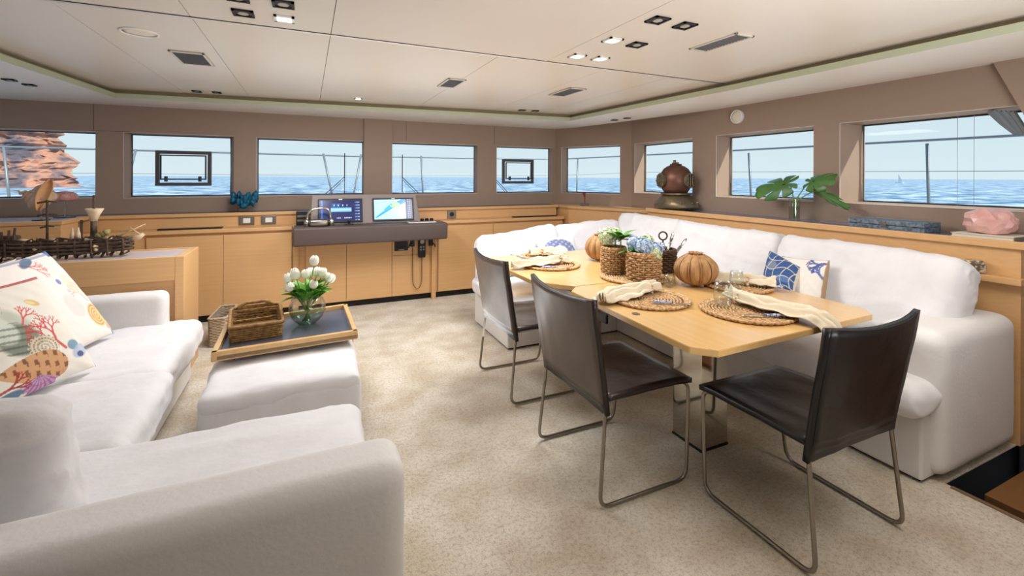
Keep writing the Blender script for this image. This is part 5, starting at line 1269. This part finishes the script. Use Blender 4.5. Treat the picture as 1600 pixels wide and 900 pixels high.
# ------------------------------------------------------------------ driftwood ship model
t = thing('ship_model', 'long driftwood and shell ship model on the low cabinet behind the left sofa', 'model ship', (-1.5, 4.02, 0.857))
rnd = random.Random(12)
for k, (z_, hw_, r_) in enumerate(((0.045, 0.05, 0.011), (0.07, 0.055, 0.010), (0.095, 0.06, 0.011), (0.118, 0.06, 0.008))):
    for s in (-1, 1):
        bm = newbm(); tube(bm, [(-0.40, s*hw_*0.6, z_+0.02), (-0.2, s*hw_, z_), (0.1, s*hw_, z_-0.003), (0.30, s*hw_*0.55, z_+0.004), (0.38, s*0.012, z_+0.01)], r_, 6); obj('hull_plank', bm, drift, t, smooth=True)
bm = newbm(); prism(bm, [(-0.38, -0.045), (0.25, -0.045), (0.36, 0), (0.25, 0.045), (-0.38, 0.045)], 0.05, 0.115); obj('deck', bm, drift, t)
bm = newbm()
for k in range(9):
    x_ = -0.34+k*0.085; bm = newbm(); tube(bm, [(x_, -0.062, 0.13), (x_, -0.055, 0.02), (x_, 0.055, 0.02), (x_, 0.062, 0.13)], 0.007, 5); obj('rib', bm, drift, t, smooth=True)
bm = newbm()
for k in range(16):
    x_ = -0.38+k*0.046; bm = newbm(); tube(bm, [(x_, -0.05*rnd.random(), 0.009), (x_+rnd.uniform(-0.02, 0.02), 0.03, 0.05)], 0.009, 5); obj('keel_twig', bm, drift, t, smooth=True)
    bm = newbm(); tube(bm, [(x_, -0.06, 0.135), (x_+rnd.uniform(-0.04, 0.04), -0.065, 0.15), (x_+rnd.uniform(0.03, 0.08), -0.055, 0.128)], 0.006, 5); obj('deck_twig', bm, drift, t, smooth=True)
for (x_, h_, bars) in ((-0.075, 0.40, ((0.30, 0.05), (0.385, 0.05), (0.22, 0.035))), (0.10, 0.26, ()), (0.165, 0.43, ()), (-0.36, 0.2, ((0.18, 0.06),))):
    bm = newbm(); tube(bm, [(x_, 0, 0.1), (x_, 0, h_)], 0.007, 6)
    for (bz, bw) in bars: tube(bm, [(x_-bw, 0, bz-0.005), (x_, 0, bz+0.006), (x_+bw, 0, bz+0.002)], 0.006, 5)
    obj('mast', bm, drift, t, smooth=True)
bm = newbm(); tube(bm, [(0.165, 0, 0.12), (0.165, 0, 0.28)], [0.02, 0.018], 8); obj('lookout_post', bm, drift, t, smooth=True)
bm = newbm(); lathe(bm, [(0.018, 0.25), (0.03, 0.29), (0.05, 0.335), (0.044, 0.338), (0.02, 0.28)], 20, (0.165, 0, 0), mod=lambda a, u: 1+0.15*sin(a*5)*u); obj('shell_basket', bm, shellw, t, smooth=True)
bm = newbm(); tube(bm, [(0.28, 0, 0.13), (0.45, 0.0, 0.22)], [0.006, 0.003], 5); tube(bm, [(0.36, 0, 0.20), (0.44, 0, 0.13)], 0.004, 5); obj('bowsprit', bm, shellw, t, smooth=True)
bm = newbm(); tube(bm, [(0.36, 0, 0.12), (0.42, 0, 0.13), (0.44, 0, 0.15)], [0.02, 0.018, 0.012], 8); obj('figurehead', bm, shellw, t, smooth=True)
for k in range(9):
    x_ = rnd.uniform(-0.38, 0.3); bm = newbm(); ball(bm, (x_, rnd.uniform(-0.04, 0.02), 0.13), rnd.uniform(0.013, 0.028), 2, (1.3, 1, 0.7), 0.5, 2, k); obj('deck_shell', bm, shellw, t, smooth=True)
for k in range(30):
    x_ = rnd.uniform(-0.4, 0.35); y_ = rnd.uniform(-0.065, -0.02); z_ = rnd.choice((0.06, 0.085, 0.13, 0.03)); bm = newbm(); ball(bm, (x_, y_, z_), rnd.uniform(0.008, 0.015), 1, (1, 1, 1), 0.5, 2, k); obj('barnacle', bm, shellw if k % 3 else drift, t, smooth=True)
bm = newbm(); box(bm, -0.42, -0.22, -0.05, 0.05, 0.12, 0.17, bev=0.01); 
for k in range(9): x_ = -0.42+0.025*k; tube(bm, [(x_, -0.05, 0.12), (x_+rnd.uniform(-0.01, 0.01), -0.05, 0.20+rnd.uniform(0, 0.04))], 0.007, 5)
obj('stern_cabin', bm, drift, t, smooth=False)
bm = newbm()
for k in range(3): ball(bm, (0.20+0.02*k, -0.02, 0.15+0.01*k), 0.022, 2, (1, 1, 1), 0.6, 3, k+5)
obj('moss_tuft', bm, mat('dry_moss', (150, 136, 84), 0.9), t, smooth=True)
for x_ in (0.06, 0.09):
    bm = newbm(); lathe(bm, [(0.016, 0.12), (0.013, 0.17), (0.006, 0.20), (0.002, 0.215)], 12, (x_, -0.02, 0)); obj('upright_shell', bm, shellw, t, smooth=True)

# ================================================================== BLIND and cords on the last window
t = thing('roman_blind', 'grey pleated blind bunched at the top right corner of the last window', 'blind', (3.79, 1.27, 1.82))
bm = newbm()
for k in range(6):
    tube(bm, [(3.80-0.008*(k % 2), 1.31-0.02*k, 1.838-0.004*k), (3.80-0.008*(k % 2), 1.255-0.016*k, 1.76-0.004*k), (3.80, 1.20-0.010*k, 1.69-0.002*k)], [0.016, 0.015, 0.011], 6)
obj('folds', bm, blindm, t, world=True)
for y_ in (1.475, 1.395):
    bm = newbm(); tube(bm, [(3.84, y_, 1.83), (3.84, y_, 1.25)], 0.0012, 5); obj('cord', bm, blindm, t, world=True)

# ================================================================== OUTSIDE
# side deck (below the sight line), rails, wipers, cliff, boat, sea
struct('deck', bx(-7, 6.3, 5.9, 8.4, 0.62, 0.7), deckm) if False else None
bm = newbm(); prism(bm, [(-6, 6.0), (3.3, 6.0), (4.1, 4.6), (4.1, -3), (6.15, -3), (6.15, 6.9), (5.0, 8.2), (-6, 8.2)], 0.55, 0.62)
o = obj('side_deck', bm, deckm); o['kind'] = 'structure'
bm = newbm(); prism(bm, [(-6, 6.0), (3.3, 6.0), (4.1, 4.6), (4.1, -3), (6.15, -3), (6.15, 6.9), (5.0, 8.2), (-6, 8.2)], -3.2, 0.54)
o = obj('hull', bm, deckm); o['kind'] = 'structure'
t = thing('guard_rail', 'stainless guard rail around the deck outside the windows', 'railing', (3, 8, 0.62))
top = [(-6, 8.0, 1.80), (-2.9, 8.0, 1.785), (1, 8.0, 1.765), (4.6, 8.0, 1.79), (5.9, 6.9, 1.86), (6.0, 5, 1.85), (6.0, 2, 1.83), (6.0, -2.5, 1.82)]
bm = newbm(); tube(bm, roundpath(top, 0.3), 0.013, 8); obj('top_rail', bm, railm, t, world=True, smooth=True)
bm = newbm(); tube(bm, roundpath([(x, y, z-0.33) for x, y, z in top], 0.3), 0.003, 5); obj('wire', bm, railm, t, world=True, smooth=True)
for (x, y, lx_) in ((-3.56, 8, 0.05), (-2.2, 8, -0.12), (0.24, 8, 0.12), (0.83, 8, -0.10), (1.85, 8, 0.03), (4.94, 7.7, -0.02), (6.0, 4.68, 0.05), (6.0, 2.55, 0.03), (6, 0.5, 0)):
    bm = newbm(); tube(bm, [(x+lx_*2, y, 0.62), (x, y, 1.80)], 0.016, 8); obj('post', bm, railm, t, world=True, smooth=True)
for k, (x, l, s) in enumerate(((0.42, 'window wiper outside the window left of the helm pillar', -1), (1.12, 'window wiper outside the window right of the helm pillar', 1), (2.40, 'small window wiper outside the window with the right hatch', 1))):
    t = thing('window_wiper', l, 'wiper', (x, 5.9, 1.15), 0, 'window wipers outside the front windows'); t.rotation_euler = (0, 0, 0)
    bm = newbm(); tube(bm, [(0, 0, 0.02), (0, 0, 0.56)], 0.006, 6); obj('blade', bm, wframe, t)
    bm = newbm(); tube(bm, [(s*0.28, 0.02, 0.0), (0, 0.01, 0.27)], 0.005, 6); tube(bm, [(s*0.24, 0.02, 0.0), (0, 0.01, 0.24)], 0.004, 6); obj('arm', bm, railm, t)
# cliff
bm = newbm(); nx, nz_ = 120, 90; vs = []
for j in range(nz_+1):
    for i in range(nx+1):
        u = i/nx; w = j/nz_
        x = -245+ (245-86)*u; z = -3+62*w
        edge = max(0, (u-0.75)/0.25)
        y = 210+ 30*edge**2 - 6*u
        p = Vector((x*0.045, z*0.05, 0)); q = Vector((x*0.16, z*0.12, 3))
        d = 14*noise.noise(p)+6*noise.noise(q)+3*noise.noise(q*3)+1.6*noise.noise(q*7)
        xr = x-11*w*edge+edge*(4.5*noise.noise(Vector((0, z*0.22, 9)))+3*noise.noise(Vector((0, z*0.7, 4))))+5*(1-w)**6*edge
        vs.append(bm.verts.new((xr, y-d, z)))
for j in range(nz_):
    for i in range(nx): bm.faces.new((vs[j*(nx+1)+i], vs[j*(nx+1)+i+1], vs[(j+1)*(nx+1)+i+1], vs[(j+1)*(nx+1)+i]))
# back side to give it a body
bk = [bm.verts.new(v) for v in ((-235, 330, -3), (-165, 300, -3), (-175, 300, 59), (-235, 330, 59))]
bm.faces.new(bk)
eb = [bm.verts.new((vs[j*(nx+1)+nx].co.x*1.25-12, vs[j*(nx+1)+nx].co.y*1.25, vs[j*(nx+1)+nx].co.z)) for j in range(nz_+1)]
for j in range(nz_): bm.faces.new((vs[j*(nx+1)+nx], vs[(j+1)*(nx+1)+nx], eb[j+1], eb[j]))
bm.faces.new((vs[-1-nx], vs[-1], bk[2], bk[3]))
rock = mat('ochre_rock', (176, 130, 110), 0.95, vary=((92, 84, 94), 0.16, (1, 1, 0.8), 0.08), bump=(0.8, 1.0, U))
cl = obj('cliff', bm, rock); rebase(cl, (-150, 230, -3)); tag(cl, 'tall ochre and grey rock cliff seen through the far left window', 'cliff')
# sailing boat far away
sb = thing('sailboat', 'tiny sailing boat on the horizon in the last right window', 'boat', (0, 0, -3)); p = atX(1405, 280, 600); sb.matrix_basis = Matrix.Translation((p.x, p.y, -3)) @ Matrix.Scale(0.62, 4)
bm = newbm(); prism(bm, [(-1.2, -6), (1.2, -6), (1.5, 2), (0, 7), (-1.5, 2)], 0.0, 1.6); obj('hull', bm, whiterail, sb)
bm = newbm(); tube(bm, [(0, 1, 1.5), (0, 1, 16)], 0.12, 6); obj('mast', bm, railm, sb)
bm = newbm(); a = [bm.verts.new(v) for v in ((0, 0.9, 2.2), (0, -5, 2.4), (0, 0.9, 15))]; bm.faces.new(a); a = [bm.verts.new(v) for v in ((0.2, 0.9, 2.2), (0.3, -5, 2.4), (0.1, 0.9, 15))]; bm.faces.new(a); obj('sail', bm, whiterail, sb)
# sea
bm = newbm(); R_ = 30000
bm.faces.new([bm.verts.new(v) for v in ((-R_, -R_, -3), (R_, -R_, -3), (R_, R_, -3), (-R_, R_, -3))])
sea = bpy.data.materials.new('sea_water'); sea.use_nodes = True; n = sea.node_tree; b = n.nodes['Principled BSDF']
tc = n.nodes.new('ShaderNodeTexCoord'); mp = n.nodes.new('ShaderNodeMapping'); mp.inputs['Scale'].default_value = (0.16, 0.16, 1)
n.links.new(tc.outputs['Object'], mp.inputs[0])
nz1 = n.nodes.new('ShaderNodeTexNoise'); nz1.inputs['Scale'].default_value = 1.0; nz1.inputs['Detail'].default_value = 9; nz1.inputs['Roughness'].default_value = 0.62
n.links.new(mp.outputs[0], nz1.inputs['Vector'])
cr = n.nodes.new('ShaderNodeValToRGB'); cr.color_ramp.elements[0].position = 0.44; cr.color_ramp.elements[1].position = 0.60
cr.color_ramp.elements[0].color = rgba((58, 104, 142)); cr.color_ramp.elements[1].color = rgba((200, 218, 232))
n.links.new(nz1.outputs[0], cr.inputs[0]); n.links.new(cr.outputs[0], b.inputs['Base Color']); b.inputs['Roughness'].default_value = 0.45; b.inputs['Specular IOR Level'].default_value = 0.2
bp = n.nodes.new('ShaderNodeBump'); bp.inputs['Strength'].default_value = 0.6; bp.inputs['Distance'].default_value = 0.6; n.links.new(nz1.outputs[0], bp.inputs['Height']); n.links.new(bp.outputs[0], b.inputs['Normal'])
so = obj('sea', bm, sea); tag(so, 'choppy blue sea outside reaching the horizon', 'sea', kind='stuff')
